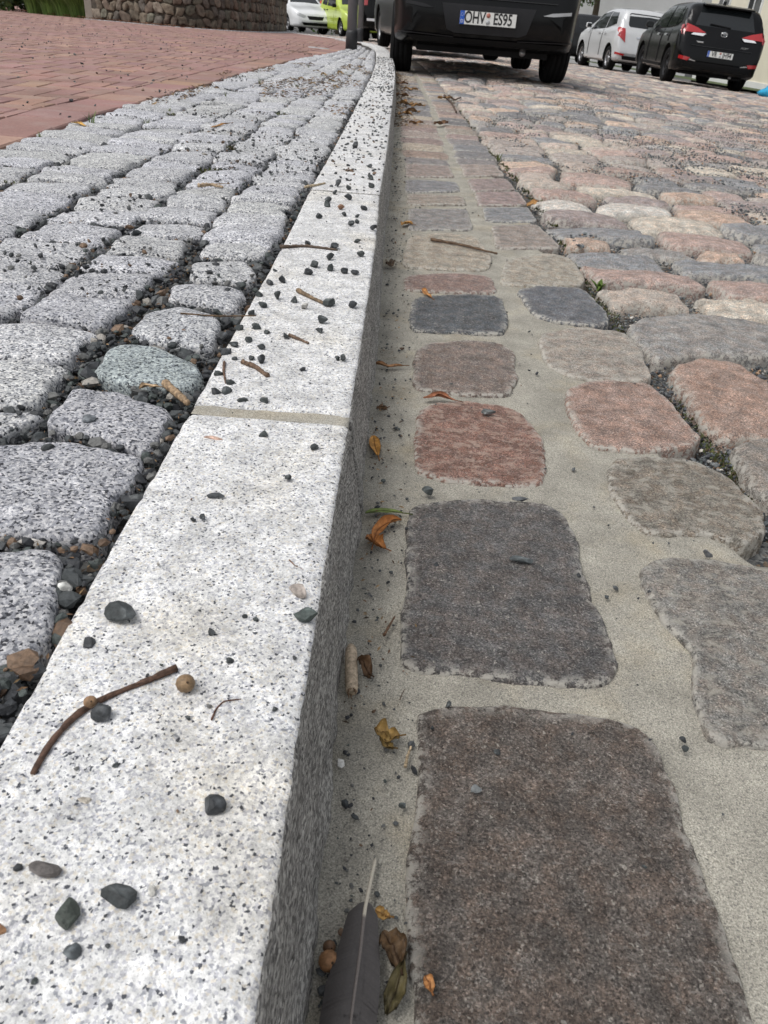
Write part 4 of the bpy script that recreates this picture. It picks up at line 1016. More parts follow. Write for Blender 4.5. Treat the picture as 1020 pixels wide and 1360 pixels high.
moss('channel_moss', CP, [.012+.006*rng.random() for _ in CP], -.014, 26, 'moss and rotted litter lining the channel beside the gutter')
MP = np.array([px(u, v_, KZ)[:2] for u, v_ in [(300, 195), (316, 200), (307, 193), (385, 128), (395, 122), (420, 118), (450, 110), (440, 120), (462, 100), (430, 98), (410, 100), (398, 140), (370, 150), (190, 165), (205, 172), (230, 150), (275, 165), (455, 125), (470, 95), (25, 240), (280, 225), (300, 222), (415, 125), (405, 118), (428, 108), (440, 100)]])
moss('cobble_moss', MP, [.035]*len(MP), KZ-.006, 70, 'patches of moss between the far grey cobbles')
def tuft(u, v_, hgt, nb, col, label, z, group=None, broad=False):
    p = px(u, v_, z); m = mpp(p); mg = Merge()
    for k in range(nb):
        a = rng.uniform(0, 6.28); h_ = hgt*m*rng.uniform(.5, 1.1); ln = rng.uniform(.2, .9); w_ = h_*(.22 if broad else .05); d = np.array([math.cos(a), math.sin(a), 0]); sd_ = np.array([-d[1], d[0], 0])
        pts = [d*h_*ln*(r**1.5)+(0, 0, h_*r*(1-.25*r*ln)) for r in (0, .35, .7, 1)]; ws = [.6, 1, .8, .03] if broad else [1, .9, .6, .05]
        V = np.array([q+sd_*w_*ww*e for q, ww in zip(pts, ws) for e in (-1, 1)])+(*(rng.normal(0, hgt*m*.08, 2)), 0)
        mg.add(V, [(2*j, 2*j+1, 2*j+3, 2*j+2) for j in range(3)], (*(np.array(col)*rng.uniform(.7, 1.3)), 1))
    o = mg.obj('weed', M['moss']); o.location = p; return tag(o, label, 'weed', group)
tuft(795, 386, 16, 11, (.13, .20, .05), 'small broad-leaved green weed in the mossy channel', -.012, broad=True)
tuft(661, 213, 14, 16, (.16, .20, .05), 'tuft of yellowish green grass in the channel', -.01)
tuft(122, 166, 20, 9, (.10, .14, .05), 'thin grass tuft where cobbles meet the red bricks', KZ-.006)
tuft(53, 186, 12, 14, (.14, .17, .06), 'low grass tuft in the first gap along the bricks', KZ-.006)
tuft(195, 168, 14, 14, (.11, .14, .05), 'dark grass tuft in a gap between far cobbles', KZ-.006)
for u, v_ in [(225, 150), (300, 130), (345, 112), (395, 118), (430, 105), (460, 100), (410, 92), (375, 125), (280, 160)]:
    tuft(u, v_, rng.uniform(5, 9), 12, (.12, .145, .05), 'tiny grass tuft among those in the far cobble joints', KZ-.006, 'tiny tufts in the far cobbles')
tuft(987, 640, 22, 5, (.30, .30, .14), 'yellowing bent weed between two road setts', -.015, broad=True)

# ------------------------------------------------------------------ cars
def sm(xs, ys, x):                                     # monotone cubic through key points
    xs = np.array(xs, float); ys = np.array(ys, float); h_ = np.diff(xs); d = np.diff(ys)/h_
    m = np.zeros(len(xs)); m[0], m[-1] = d[0], d[-1]
    for i in range(1, len(xs)-1): m[i] = 0 if d[i-1]*d[i] <= 0 else 2*d[i-1]*d[i]/(d[i-1]+d[i])
    i = np.clip(np.searchsorted(xs, x)-1, 0, len(xs)-2); t = (x-xs[i])/h_[i]
    return (2*t**3-3*t**2+1)*ys[i]+(t**3-2*t**2+t)*h_[i]*m[i]+(-2*t**3+3*t**2)*ys[i+1]+(t**3-t**2)*h_[i]*m[i+1]

def car(name, loc, head, roll, paint, sp, label, group=None, plate=None, detail=2):
    """origin: ground under the middle of the rear axle; +Y forward. sp: measures in metres"""
    L, W, Hh, wb, ro = sp['L'], sp['W'], sp['H'], sp['wb'], sp['ro']
    rw = sp.get('rw', .31); gc = sp.get('gc', .2); belt = sp.get('belt', .9); y0, y1 = -ro, L-ro
    root = empty(name, loc); root.rotation_mode = 'YXZ'; root.rotation_euler = (0, roll, -head); tag(root, label, 'car', group)
    top = sp['top']; ty = [y0+a for a, _ in top]; tz = [b_ for _, b_ in top]
    ys = np.unique(np.concatenate([y0+.012*np.arange(8), np.linspace(y0+.1, y1-.1, 46), y1-.012*np.arange(8)]))
    NP = 46; V = []
    for y in ys:
        zt = float(sm(ty, tz, y)); e0 = (y-y0)/.32; e1 = (y1-y)/.5
        w_ = W/2*(1-.14*max(0, 1-e0)**2.4-.24*max(0, 1-e1)**2.2)
        zb = gc+.10*max(0, 1-(y-y0)/.5)**1.5+.05*max(0, 1-(y1-y)/.5)
        rs = max(0, 1-(y-y0)/.07)**2; rf = max(0, 1-(y1-y)/.09)**2
        zb += .10*rs+.12*rf; w_ -= .05*rs+.06*rf
        bl_ = min(belt+.05*max(0, 1-(y-y0)/1.5), zt-.03); gh = max(0, zt-bl_)
        wr = w_-.05-sp.get('tumble', .30)*gh
        pr = [(0, zb), (w_*.6, zb), (w_*.9, zb+.015), (w_*.975, zb+.07), (w_*.99, (zb+bl_)*.5-.05), (w_, (zb+bl_)*.5+.08), (w_*.985, bl_-.08), (w_*.965, bl_-.005), (w_*.935, bl_+.02*min(1, gh*4)), (w_*.935+(wr-w_*.935)*.5, bl_+gh*.5), (wr, zt-.09*min(1, gh*3)), (wr*.9, zt-.03*min(1, gh*3)), (wr*.6, zt-.004), (0, zt+.012)]
        pr = np.array(pr); k = np.concatenate([[0], np.cumsum(np.linalg.norm(np.diff(pr, axis=0), axis=1)+1e-4)]); u = np.linspace(0, k[-1], NP)
        hp = np.column_stack([sm(k, pr[:, 0], u), sm(k, pr[:, 1], u)])
        V += [(a, y, b_) for a, b_ in hp]+[(-a, y, b_) for a, b_ in hp[-2:0:-1]]
    m = 2*NP-2; V = np.array(V); ns = len(ys)
    fa = [(i*m+j, i*m+(j+1) % m, (i+1)*m+(j+1) % m, (i+1)*m+j) for i in range(ns-1) for j in range(m)]+[tuple(range(m))[::-1], tuple((ns-1)*m+j for j in range(m))]
    body = mk('body', V, fa, paint, root)
    body.data.materials.append(M['plastic'])
    # wheel arches cut out
    ax = [(-1, 0.), (1, 0.), (-1, wb), (1, wb)]
    mg = Merge()
    for s_, yy in ax:
        prof = [(0, -.16), (rw+.055, -.16), (rw+.055, .3), (0, .3)]; v, f = lathe(prof, 28, 'x'); v[:, 0] *= 1; v = v*(s_, 1, 1)+(s_*(W/2-.10), yy, rw+.015); mg.add(v, f if s_ > 0 else [q[::-1] for q in f])
    cut = mg.obj('cutter', M['plastic'])
    bmn = bmesh.new(); bmn.from_mesh(cut.data); bmesh.ops.remove_doubles(bmn, verts=bmn.verts, dist=1e-5); bmesh.ops.recalc_face_normals(bmn, faces=bmn.faces); bmn.to_mesh(cut.data); bmn.free()
    bmn = bmesh.new(); bmn.from_mesh(body.data); bmesh.ops.remove_doubles(bmn, verts=bmn.verts, dist=1e-5); bmesh.ops.recalc_face_normals(bmn, faces=bmn.faces); bmn.to_mesh(body.data); bmn.free()
    cut.parent = root
    bpy.context.view_layer.update()
    mo = body.modifiers.new('arches', 'BOOLEAN'); mo.object = cut; mo.operation = 'DIFFERENCE'; mo.solver = 'EXACT'
    dg = bpy.context.evaluated_depsgraph_get(); nm = bpy.data.meshes.new_from_object(body.evaluated_get(dg)); body.modifiers.clear(); body.data = nm
    bpy.data.objects.remove(cut)
    if not nm.materials: nm.materials.append(paint)
    bm = bmesh.new(); bm.from_mesh(nm); bvh = BVHTree.FromBMesh(bm); bm.free()
    try: nm.shade_smooth(); nm.set_sharp_from_angle(angle=math.radians(35))
    except Exception: pass
    def patch(nm_, poly, view, mat, off=.004, cell=.05, thick=.012, parent=None, mirror=False):
        """polygon drawn in a side ('l','r'), rear ('b'), front ('f') or top ('t') view laid onto the body"""
        bm_ = bmesh.new(); ax_ = {'l': (1, 2), 'r': (1, 2), 'b': (0, 2), 'f': (0, 2), 't': (0, 1)}[view]; P = np.array(poly, float)
        if mirror: P[:, 0] *= -1; P = P[::-1]
        vs = []
        for a, b_ in P:
            co = [0, 0, 0]; co[ax_[0]] = a; co[ax_[1]] = b_; vs.append(bm_.verts.new(co))
        bm_.faces.new(vs)
        for d in (0, 1):
            lo, hi = P[:, d].min(), P[:, d].max(); no = [0, 0, 0]; no[ax_[d]] = 1
            for q in np.arange(lo+cell, hi-cell*.3, cell):
                co = [0, 0, 0]; co[ax_[d]] = q; bmesh.ops.bisect_plane(bm_, geom=bm_.verts[:]+bm_.edges[:]+bm_.faces[:], plane_co=co, plane_no=no)
        dr = {'l': (1, 0, 0), 'r': (-1, 0, 0), 'b': (0, 1, 0), 'f': (0, -1, 0), 't': (0, 0, -1)}[view]; o_ = {'l': (0, -3), 'r': (0, 3), 'b': (1, -9), 'f': (1, 9), 't': (2, 4)}[view]
        ok = []
        for q in bm_.verts:
            co = q.co.copy(); co[o_[0]] = o_[1]; h_ = bvh.ray_cast(co, Vector(dr))
            if h_[0] is None:
                h_ = bvh.find_nearest(Vector([q.co[i] if i != o_[0] else (0 if o_[0] == 2 else (y0 if view == 'b' else y1 if view == 'f' else o_[1]/3*W/2)) for i in range(3)]))
            q.co = h_[0]-Vector(dr)*off
        r = bmesh.ops.solidify(bm_, geom=bm_.faces[:], thickness=thick)
        bmesh.ops.recalc_face_normals(bm_, faces=bm_.faces)
        me = bpy.data.meshes.new(nm_); bm_.to_mesh(me); bm_.free(); me.materials.append(mat)
        me.polygons.foreach_set('use_smooth', [True]*len(me.polygons))
        try: me.set_sharp_from_angle(angle=math.radians(40))
        except Exception: pass
        o = bpy.data.objects.new(nm_, me); COL.objects.link(o); o.parent = parent or root; return o
    K = dict(root=root, patch=patch, y0=y0, y1=y1, W=W, body=body, bvh=bvh)
    # wheels
    for s_, yy in ax:
        tw_ = sp.get('tw', .2); hw = tw_/2; r = rw
        prof = [(r*.64, -hw*.9), (r*.80, -hw*1.02), (r*.93, -hw), (r*.985, -hw*.82), (r, -hw*.68)]
        for gx in (-.42, -.14, .14, .42): prof += [(r, gx*2*hw*.8-.008), (r-.008, gx*2*hw*.8-.005), (r-.008, gx*2*hw*.8+.005), (r, gx*2*hw*.8+.008)]
        prof += [(r, hw*.68), (r*.985, hw*.82), (r*.93, hw), (r*.80, hw*1.02), (r*.64, hw*.9)]
        v, f = lathe(prof, 40, 'x'); cx = s_*(W/2-sp.get('tin', .035)-hw)
        hub = mk('wheel', *lathe([(0, -.05), (r*.5, -.05), (r*.5, .03), (0, .03)], 20, 'x'), M['plastic'], root, loc=(cx, yy, r))
        mk('tyre', v, f, M['tyre'], hub)
        v, f = lathe([(r*.66, -hw*.85), (r*.6, -hw*.6), (r*.6, hw*.6), (r*.66, hw*.85), (r*.62, hw*.9), (r*.57, hw*.6)], 32, 'x'); mg = Merge(); v = v*(s_, 1, 1); mg.add(v, f)
        for k in range(5):
            a = 2*math.pi*k/5+.3; d = np.array([0, math.cos(a), math.sin(a)]); e = np.array([0, -math.sin(a), math.cos(a)])
            q = [d*r*.08+e*.03, d*r*.6+e*.045, d*r*.6-e*.045, d*r*.08-e*.03]; xo = s_*hw*.55
            mg.add([p+(xo, 0, 0) for p in q]+[p+(xo-s_*.03, 0, 0) for p in q], [(0, 1, 2, 3), (7, 6, 5, 4), (0, 4, 5, 1), (1, 5, 6, 2), (2, 6, 7, 3), (3, 7, 4, 0)])
        v, f = lathe([(0, .02), (r*.16, .02), (r*.18, -.01)], 16, 'x'); mg.add(v*(s_, 1, 1)+(s_*hw*.55, 0, 0), f)
        mg.obj('rim', sp.get('rim', M['rim']), hub)
    # underbody
    v, f = box(0, wb/2, gc+.06, W*.72, L*.86, .12); mk('underbody', v, f, M['plastic'], root, smooth=False)
    v, f = tube([(W*.22, y0+.18, gc+.04), (W*.22, y0+.5, gc+.03), (W*.12, y0+1.2, gc)], .028, 10); mk('exhaust_pipe', v, f, M['rim'], root)
    # mirrors
    for s_ in (-1, 1):
        my = sp.get('mirror_y', wb-.55)
        o = bevbox('wing_mirror', (.17, .11, .13), sp.get('mirror_mat', paint), root, (s_*(W/2+.06), my, belt+.09), .04, seg=3)
        mk('mirror_glass', *box(0, -.057, 0, .13, .006, .095), M['glass'], o, smooth=False)
    return K

def text_mesh(name, s_, size, mat, parent, loc, rot, sx=1., bold=0.):
    cu = bpy.data.curves.new(name, 'FONT'); cu.body = s_; cu.size = size; cu.align_x = 'CENTER'; cu.align_y = 'CENTER'; cu.extrude = .001; cu.offset = bold
    o = bpy.data.objects.new(name, cu); COL.objects.link(o); bpy.context.view_layer.update()
    me = bpy.data.meshes.new_from_object(o.evaluated_get(bpy.context.evaluated_depsgraph_get())); bpy.data.objects.remove(o)
    me.materials.clear(); me.materials.append(mat)
    q = bpy.data.objects.new(name, me); COL.objects.link(q); q.parent = parent; q.location = loc; q.rotation_euler = rot; q.scale = (sx, 1, 1); return q

def plate(K, z, t1, t2, tilt=0., yoff=0.):
    h_ = K['bvh'].ray_cast(Vector((0, -9, z)), Vector((0, 1, 0))); y = h_[0].y-.018+yoff
    pl = empty('tmp'); bpy.data.objects.remove(pl)
    b_ = bevbox('number_plate', (.525, .012, .115), M['plate_black'], K['root'], (0, y, z), .004, rot=(tilt, 0, 0))
    mk('plate_face', *box(0, -.0075, .004, .515, .004, .103), M['plate_white'], b_, smooth=False)
    mk('country_band', *box(-.237, -.0095, .004, .040, .004, .103), M['plate_blue'], b_, smooth=False)
    text_mesh('country_letter', 'D', .035, M['plate_white'], b_, (-.237, -.0125, -.025), (math.pi/2, 0, 0))
    for k in range(10):
        a = k*.628; v, f = box(-.237+.012*math.cos(a), -.0122, .028+.012*math.sin(a), .003, .002, .003); mk('star', v, f, M['plate_white'], b_, smooth=False)
    text_mesh('letters', t1, .125, M['plate_black'], b_, (-.122, -.0105, .004), (math.pi/2, 0, 0), .72, .002)
    text_mesh('letters', t2, .125, M['plate_black'], b_, (.135, -.0105, .004), (math.pi/2, 0, 0), .72, .002)
    for zz, mt in ((.031, 'sticker_red'), (-.022, 'sticker_grey')):
        v, f = lathe([(0, 0), (.019, 0), (.019, .003), (0, .003)], 18); v = np.column_stack([v[:, 0]+.0, -.0095-v[:, 2], v[:, 1]+zz]); mk('sticker', v, f, M[mt], b_)
    return b_

def rr(x0, x1, z0, z1, r=.02, n=4):                    # rounded rectangle
    out = []
    for cx, cz, a0 in ((x1-r, z1-r, 0), (x0+r, z1-r, 90), (x0+r, z0+r, 180), (x1-r, z0+r, 270)):
        for k in range(n+1): a = math.radians(a0+90*k/n); out.append((cx+r*math.cos(a), cz+r*math.sin(a)))
    return out

def glazing(K, sp):
    p = K['patch']
    for vw in 'lr':
        for nm_, poly in sp['side_glass']: p(nm_, poly, vw, M['glass'], .003, .08, .008)
    p('rear_window', sp['rear_glass'], 'b', M['glass'], .003, .06, .008)
    p('windscreen', sp['front_glass'], 't', M['glass'], .003, .08, .008)

HT = lambda roof, L: [(0, .55), (.03, .72), (.09, .93), (.17, 1.05), (.34, roof-.08), (.5, roof-.01), (1.1, roof), (1.9, roof-.01), (2.4, roof-.10), (3.0, 1.02), (3.25, .95), (L-.35, .83), (L-.1, .70), (L, .48)]
def hatch_glass(sp):
    L, W, Hh, ro, wb = sp['L'], sp['W'], sp['H'], sp['ro'], sp['wb']; b_ = sp['belt']+.05; y0 = -ro; t = Hh-.10
    sp['side_glass'] = [('side_window', [(y0+.62, b_+.04), (y0+1.18, b_+.02), (y0+1.18, t), (y0+.78, t-.02)]), ('side_window', [(y0+1.26, b_+.02), (y0+2.62, b_-.01), (y0+2.2, t-.01), (y0+1.26, t)])]
    sp['rear_glass'] = rr(-.55, .55, 1.03, Hh-.10, .07)
    sp['front_glass'] = [(-.62, y0+2.93), (.62, y0+2.93), (.5, y0+2.42), (-.5, y0+2.42)]
    return sp

# near black hatchback parked against the kerb
RY = 9.05
base = dict(L=3.98, W=1.74, H=1.49, wb=2.51, ro=.66, rw=.305, gc=.21, belt=.90, tw=.205, rim=M['rim'], mirror_mat=M['black_paint'])
sp = hatch_glass(dict(base, tin=-.01, tw=.215, top=HT(1.49, 3.98)))
K = car('parked_hatchback', (.565, RY, 0), math.radians(-1.2), 0, M['black_paint'], sp, 'black hatchback parked against the kerb, rear plate OHV ES95', 'cars parked along the street')
glazing(K, sp); p = K['patch']; R = K['root']
p('plate_recess', [(-.43, .60), (.43, .60), (.37, .40), (.30, .375), (-.30, .375), (-.37, .40)], 'b', M['dark_trim'], .002, .06)
plate(K, .495, 'OHV', 'ES95')
tm = text_mesh('holder_lettering', 'AUTOHAUS', .014, M['sticker_grey'], R, (0, K['y0']-.03, .44), (math.pi/2, 0, 0)); bpy.data.objects.remove(tm)
for s_ in (0, 1):
    p('rear_lamp', [(.60, .72), (.80, .74), (.80, 1.02), (.70, 1.05)], 'b', M['red_lamp'], .008, .05, mirror=bool(s_))
    p('reflector', [(.50, .555), (.58, .58), (.76, .60), (.76, .575), (.60, .555)], 'b', M['sticker_grey'] if s_ == 0 else M['dark_trim'], .006, .04, mirror=bool(s_))  # right one paler, left one darker: the reflection is put into the colours
    p('bumper_crease', [(.30, .345), (.82, .36), (.82, .352), (.30, .337)], 'b', M['dark_trim'], .004, .06, mirror=bool(s_))
p('lower_valance', [(-.74, .335), (.74, .335), (.66, .295), (-.66, .295)], 'b', M['plastic'], .004, .06)
p('tailgate_seam', [(-.62, .655), (.62, .655), (.62, .648), (-.62, .648)], 'b', M['plate_black'], .003, .08)
bevbox('silencer', (.42, .2, .13), M['plastic'], R, (.25, -.35, .27), .04, seg=3)
bevbox('axle_beam', (1.3, .10, .09), M['plastic'], R, (0, 0, .26), .03)
bevbox('wiper', (.5, .02, .02), M['plastic'], R, (.1, K['y0']+.12, 1.04), .006)

# car in front of it on the bend: dark grey, red lamp shows past the black one
sp = hatch_glass(dict(base, L=4.2, H=1.46, top=HT(1.46, 4.2)))
K2 = car('parked_saloon', (.42, 14.75, float(g(0, 14.75))), math.radians(-10), 0, M['grey_paint'], sp, 'dark grey car parked on the bend ahead of the black hatchback', 'cars parked along the street')
glazing(K2, sp)
for s_ in (0, 1):
    K2['patch']('rear_lamp', [(.58, .66), (.84, .66), (.84, .95), (.70, .98)], 'b', M['red_lamp'], .008, .05, mirror=bool(s_))
    K2['patch']('reversing_lamp', [(.62, .57), (.84, .57), (.84, .64), (.62, .64)], 'b', M['clear_lamp'], .008, .05, mirror=bool(s_))
K2['patch']('rear_bumper_trim', rr(-.5, .5, .36, .44), 'b', M['plastic'], .004, .06)

# black estate-like hatchback on the far side
au = dict(L=4.33, W=1.76, H=1.48, wb=2.60, ro=.80, rw=.318, gc=.2, belt=.93, tw=.215, rim=M['dark_trim'], mirror_mat=M['black_paint'], tumble=.26)
sp = dict(au, top=[(0, .50), (.035, .70), (.10, .86), (.19, 1.03), (.40, 1.40), (.52, 1.45), (1.2, 1.48), (2.0, 1.47), (2.6, 1.37), (3.25, 1.03), (3.5, .97), (3.95, .86), (4.23, .72), (4.33, .5)])
y0 = -.80; b_ = .97
sp['side_glass'] = [('quarter_window', [(y0+.60, 1.10), (y0+.86, b_+.05), (y0+.86, 1.36), (y0+.72, 1.34)]), ('side_window', [(y0+.92, b_+.05), (y0+1.62, b_+.01), (y0+1.62, 1.385), (y0+.92, 1.37)]), ('side_window', [(y0+1.70, b_+.01), (y0+2.85, b_-.01), (y0+2.42, 1.34), (y0+2.1, 1.385), (y0+1.70, 1.39)])]
sp['rear_glass'] = [(-.60, 1.06), (.60, 1.06), (.50, 1.38), (-.50, 1.38)]; sp['front_glass'] = [(-.64, y0+3.15), (.64, y0+3.15), (.52, y0+2.6), (-.52, y0+2.6)]
ap = (6.0, 19.1, float(g(6.0, 19.1)))
K3 = car('parked_estate', ap, math.radians(2), math.radians(2.9), M['black_paint'], sp, 'glossy black car across the road with plate VR JH94 and large rear lamps', 'cars parked along the street')
glazing(K3, sp); p = K3['patch']; R = K3['root']
for s_ in (0, 1):
    lp = p('rear_lamp', [(.86, .93), (.86, 1.04), (.80, 1.08), (.55, 1.02), (.36, .945), (.55, .93)], 'b', M['red_lamp'], .012, .05, mirror=bool(s_))
    p('reversing_lamp', [(.36, .935), (.62, .925), (.66, .89), (.42, .885)], 'b', M['clear_lamp'], .012, .05, mirror=bool(s_))
    p('lamp_wrap', [(y0+.03, .93), (y0+.30, .99), (y0+.36, 1.03), (y0+.16, 1.06)], 'l' if s_ else 'r', M['red_lamp'], .008, .04)
    p('reflector', [(.58, .50), (.80, .52), (.80, .46), (.62, .44)], 'b', M['red_lamp'], .008, .05, mirror=bool(s_))
    p('bumper_chrome', [(.46, .455), (.58, .48), (.60, .455), (.46, .44)], 'b', M['chrome'], .008, .05, mirror=bool(s_))
    vw = 'l' if s_ else 'r'
    for a in (.98, 1.66, 2.75): p('door_seam', [(y0+a, .34), (y0+a+.012, .34), (y0+a+.012, .95), (y0+a, .95)], vw, M['plate_black'], .002, .1)
    for a in (1.15, 1.85): p('door_handle', rr(y0+a, y0+a+.2, .83, .87, .015), vw, M['chrome'], .02, .1)
    p('sill_trim', [(y0+1.15, .27), (y0+3.0, .27), (y0+3.0, .32), (y0+1.15, .32)], vw, M['plastic'], .006, .1)
plate(K3, .60, 'VR', 'JH94')
p('tailgate_seam', [(-.62, .72), (.62, .72), (.60, .712), (-.60, .712)], 'b', M['plate_black'], .003, .08)
p('lower_valance', [(-.72, .44), (.72, .44), (.66, .33), (-.66, .33)], 'b', M['plastic'], .004, .06)
bevbox('wiper', (.42, .02, .025), M['plastic'], R, (-.10, y0+.20, 1.09), .006, rot=(0, math.radians(4), 0)); bevbox('aerial', (.03, .16, .06), M['plastic'], R, (0, y0+.75, 1.50), .012)
bevbox('roof_spoiler', (1.0, .22, .03), M['black_paint'], R, (0, y0+.36, 1.425), .012, rot=(math.radians(8), 0, 0))
def ring(a, b_, w_, y, z, x=0.):                       # elliptical emblem band
    n = 28; v = []
    for k in range(n):
        q = 2*math.pi*k/n; c, s_ = math.cos(q), math.sin(q); v += [(x+a*c, y, z+b_*s_), (x+(a-w_)*c, y, z+(b_-w_)*s_), (x+a*c, y+.012, z+b_*s_), (x+(a-w_)*c, y+.012, z+(b_-w_)*s_)]
    f = []
    for k in range(n):
        i, j = 4*k, 4*((k+1) % n); f += [(i, i+1, j+1, j), (i+2, j+2, j+3, i+3), (i, j, j+2, i+2), (i+1, i+3, j+3, j+1)]
    return np.array(v), f
hy = K3['bvh'].ray_cast(Vector((0, -9, .955)), Vector((0, 1, 0)))[0].y-.02
em = mk('emblem', *ring(.066, .046, .010, hy, .955), M['chrome'], R); mk('emblem_loop', *ring(.040, .016, .007, hy-.002, .97), M['chrome'], em); mk('emblem_loop', *ring(.016, .042, .007, hy-.004, .955), M['chrome'], em)
text_mesh('model_lettering', 'AURIS', .05, M['chrome'], R, (.46, K3['bvh'].ray_cast(Vector((.46, -9, .77)), Vector((0, 1, 0)))[0].y-.012, .77), (math.pi/2, 0, math.radians(14)), 1.3, .001)
bevbox('badge_strip', (.15, .012, .026), M['chrome'], R, (-.46, K3['bvh'].ray_cast(Vector((-.46, -9, .78)), Vector((0, 1, 0)))[0].y-.006, .78), .003, rot=(0, 0, math.radians(-14)))

# silver small hatchback in front of the black one
ya = dict(L=3.89, W=1.70, H=1.51, wb=2.51, ro=.58, rw=.30, gc=.2, belt=.95, tw=.195, mirror_mat=M['silver_paint'], tumble=.27)
sp = dict(ya, top=[(0, .50), (.03, .68), (.08, .92), (.15, 1.06), (.30, 1.40), (.45, 1.48), (1.1, 1.51), (1.7, 1.49), (2.2, 1.38), (2.85, 1.04), (3.1, .97), (3.5, .86), (3.8, .70), (3.89, .5)])
y0 = -.58
sp['side_glass'] = [('side_window', [(y0+.55, 1.12), (y0+1.30, 1.0), (y0+1.30, 1.40), (y0+.78, 1.38)]), ('side_window', [(y0+1.38, 1.0), (y0+2.55, .95), (y0+2.1, 1.34), (y0+1.38, 1.41)])]
sp['rear_glass'] = rr(-.56, .56, 1.07, 1.39, .07); sp['front_glass'] = [(-.62, y0+2.75), (.62, y0+2.75), (.5, y0+2.2), (-.5, y0+2.2)]
K4 = car('parked_compact', (5.95, 25.2, float(g(6, 25.2))), math.radians(-7), math.radians(2.5), M['silver_paint'], sp, 'silver compact hatchback with a red rear lamp in front of the black car', 'cars parked along the street')
glazing(K4, sp); p = K4['patch']
for s_ in (0, 1):
    p('rear_lamp', [(.84, 1.04), (.64, 1.03), (.60, .70), (.84, .87)], 'b', M['red_lamp'], .010, .05, mirror=bool(s_)); vw = 'l' if s_ else 'r'
    p('lamp_wrap', [(y0+.02, .87), (y0+.20, .97), (y0+.26, 1.04), (y0+.04, 1.05)], vw, M['red_lamp'], .008, .04)
    p('reflector', [(.56, .44), (.80, .47), (.80, .42), (.58, .40)], 'b', M['red_lamp'], .008, .05, mirror=bool(s_))
    for a in (1.34, 2.4): p('door_seam', [(y0+a, .34), (y0+a+.014, .34), (y0+a+.014, .96), (y0+a, .96)], vw, M['plate_black'], .002, .1)
    for a in (1.0, 1.5): p('door_handle', rr(y0+a, y0+a+.2, .87, .91, .015), vw, M['silver_paint'], .02, .1)
p('lower_valance', [(-.62, .40), (.62, .40), (.58, .31), (-.58, .31)], 'b', M['plastic'], .004, .06); p('tailgate_lip', [(-.3, .86), (.3, .86), (.3, .83), (-.3, .83)], 'b', M['chrome'], .006, .08)
plate(K4, .72, 'HB', 'K 7') if False else None

# dark car beyond it, and a dark van behind that
sp = hatch_glass(dict(base, L=4.1, H=1.45, top=HT(1.45, 4.1), mirror_mat=M['grey_paint']))
K5 = car('parked_runabout', (5.55, 31.0, float(g(5.6, 31))), math.radians(-9), math.radians(2.5), M['grey_paint'], sp, 'dark grey car half hidden in front of the silver hatchback', 'cars parked along the street'); glazing(K5, sp)
van = dict(L=4.9, W=1.9, H=1.95, wb=3.0, ro=.85, rw=.33, gc=.22, belt=1.05, tw=.215, mirror_mat=M['plastic'], tumble=.12)
sp = dict(van, top=[(0, .6), (.03, .95), (.08, 1.6), (.16, 1.86), (.4, 1.93), (1.2, 1.95), (2.9, 1.93), (3.3, 1.82), (3.95, 1.25), (4.2, 1.12), (4.6, .98), (4.82, .8), (4.9, .55)])
y0 = -.85
sp['side_glass'] = [('side_window', [(y0+.5, 1.2), (y0+1.5, 1.2), (y0+1.5, 1.7), (y0+.5, 1.7)]), ('side_window', [(y0+1.6, 1.2), (y0+2.5, 1.2), (y0+2.5, 1.7), (y0+1.6, 1.7)]), ('side_window', [(y0+2.6, 1.18), (y0+3.6, 1.15), (y0+3.15, 1.65), (y0+2.6, 1.7)])]
sp['rear_glass'] = rr(-.65, .65, 1.2, 1.72, .06); sp['front_glass'] = [(-.7, y0+3.85), (.7, y0+3.85), (.62, y0+3.35), (-.62, y0+3.35)]
K6 = car('parked_van', (5.25, 38.5, float(g(5.2, 38.5))), math.radians(-10), math.radians(2), M['black_paint'], sp, 'black boxy van parked at the head of the far row', 'cars parked along the street'); glazing(K6, sp)

# cars past the low wall: black off-roader, lime hatchback, white car
suv = dict(L=4.6, W=1.88, H=1.8, wb=2.7, ro=.9, rw=.37, gc=.27, belt=1.08, tw=.235, mirror_mat=M['plastic'], tumble=.2)
sp = dict(suv, top=[(0, .62), (.03, .9), (.08, 1.2), (.16, 1.5), (.3, 1.74), (.5, 1.79), (1.2, 1.8), (2.2, 1.78), (2.6, 1.66), (3.2, 1.2), (3.5, 1.12), (4.2, 1.0), (4.5, .86), (4.6, .6)])
y0 = -.9
sp['side_glass'] = [('side_window', [(y0+.45, 1.18), (y0+1.1, 1.16), (y0+1.1, 1.66), (y0+.6, 1.64)]), ('side_window', [(y0+1.2, 1.15), (y0+1.9, 1.14), (y0+1.9, 1.66), (y0+1.2, 1.66)]), ('side_window', [(y0+2., 1.14), (y0+2.9, 1.12), (y0+2.5, 1.6), (y0+2., 1.66)])]
sp['rear_glass'] = rr(-.6, .6, 1.18, 1.62, .06); sp['front_glass'] = [(-.7, y0+3.1), (.7, y0+3.1), (.6, y0+2.62), (-.6, y0+2.62)]
K7 = car('parked_off_roader', (-.85, 25.5, float(g(0, 25.5))), math.radians(-3), 0, M['black_paint'], sp, 'black off-roader seen past the lamp posts on the bend', 'cars parked along the street'); glazing(K7, sp)
K7['patch']('bumper_strip', rr(-.75, .75, .50, .56, .02), 'b', M['clear_lamp'], .012, .08)
for s_ in (0, 1): K7['patch']('rear_lamp', rr(.74, .86, .85, 1.1, .03), 'b', M['red_lamp'], .01, .05, mirror=bool(s_))
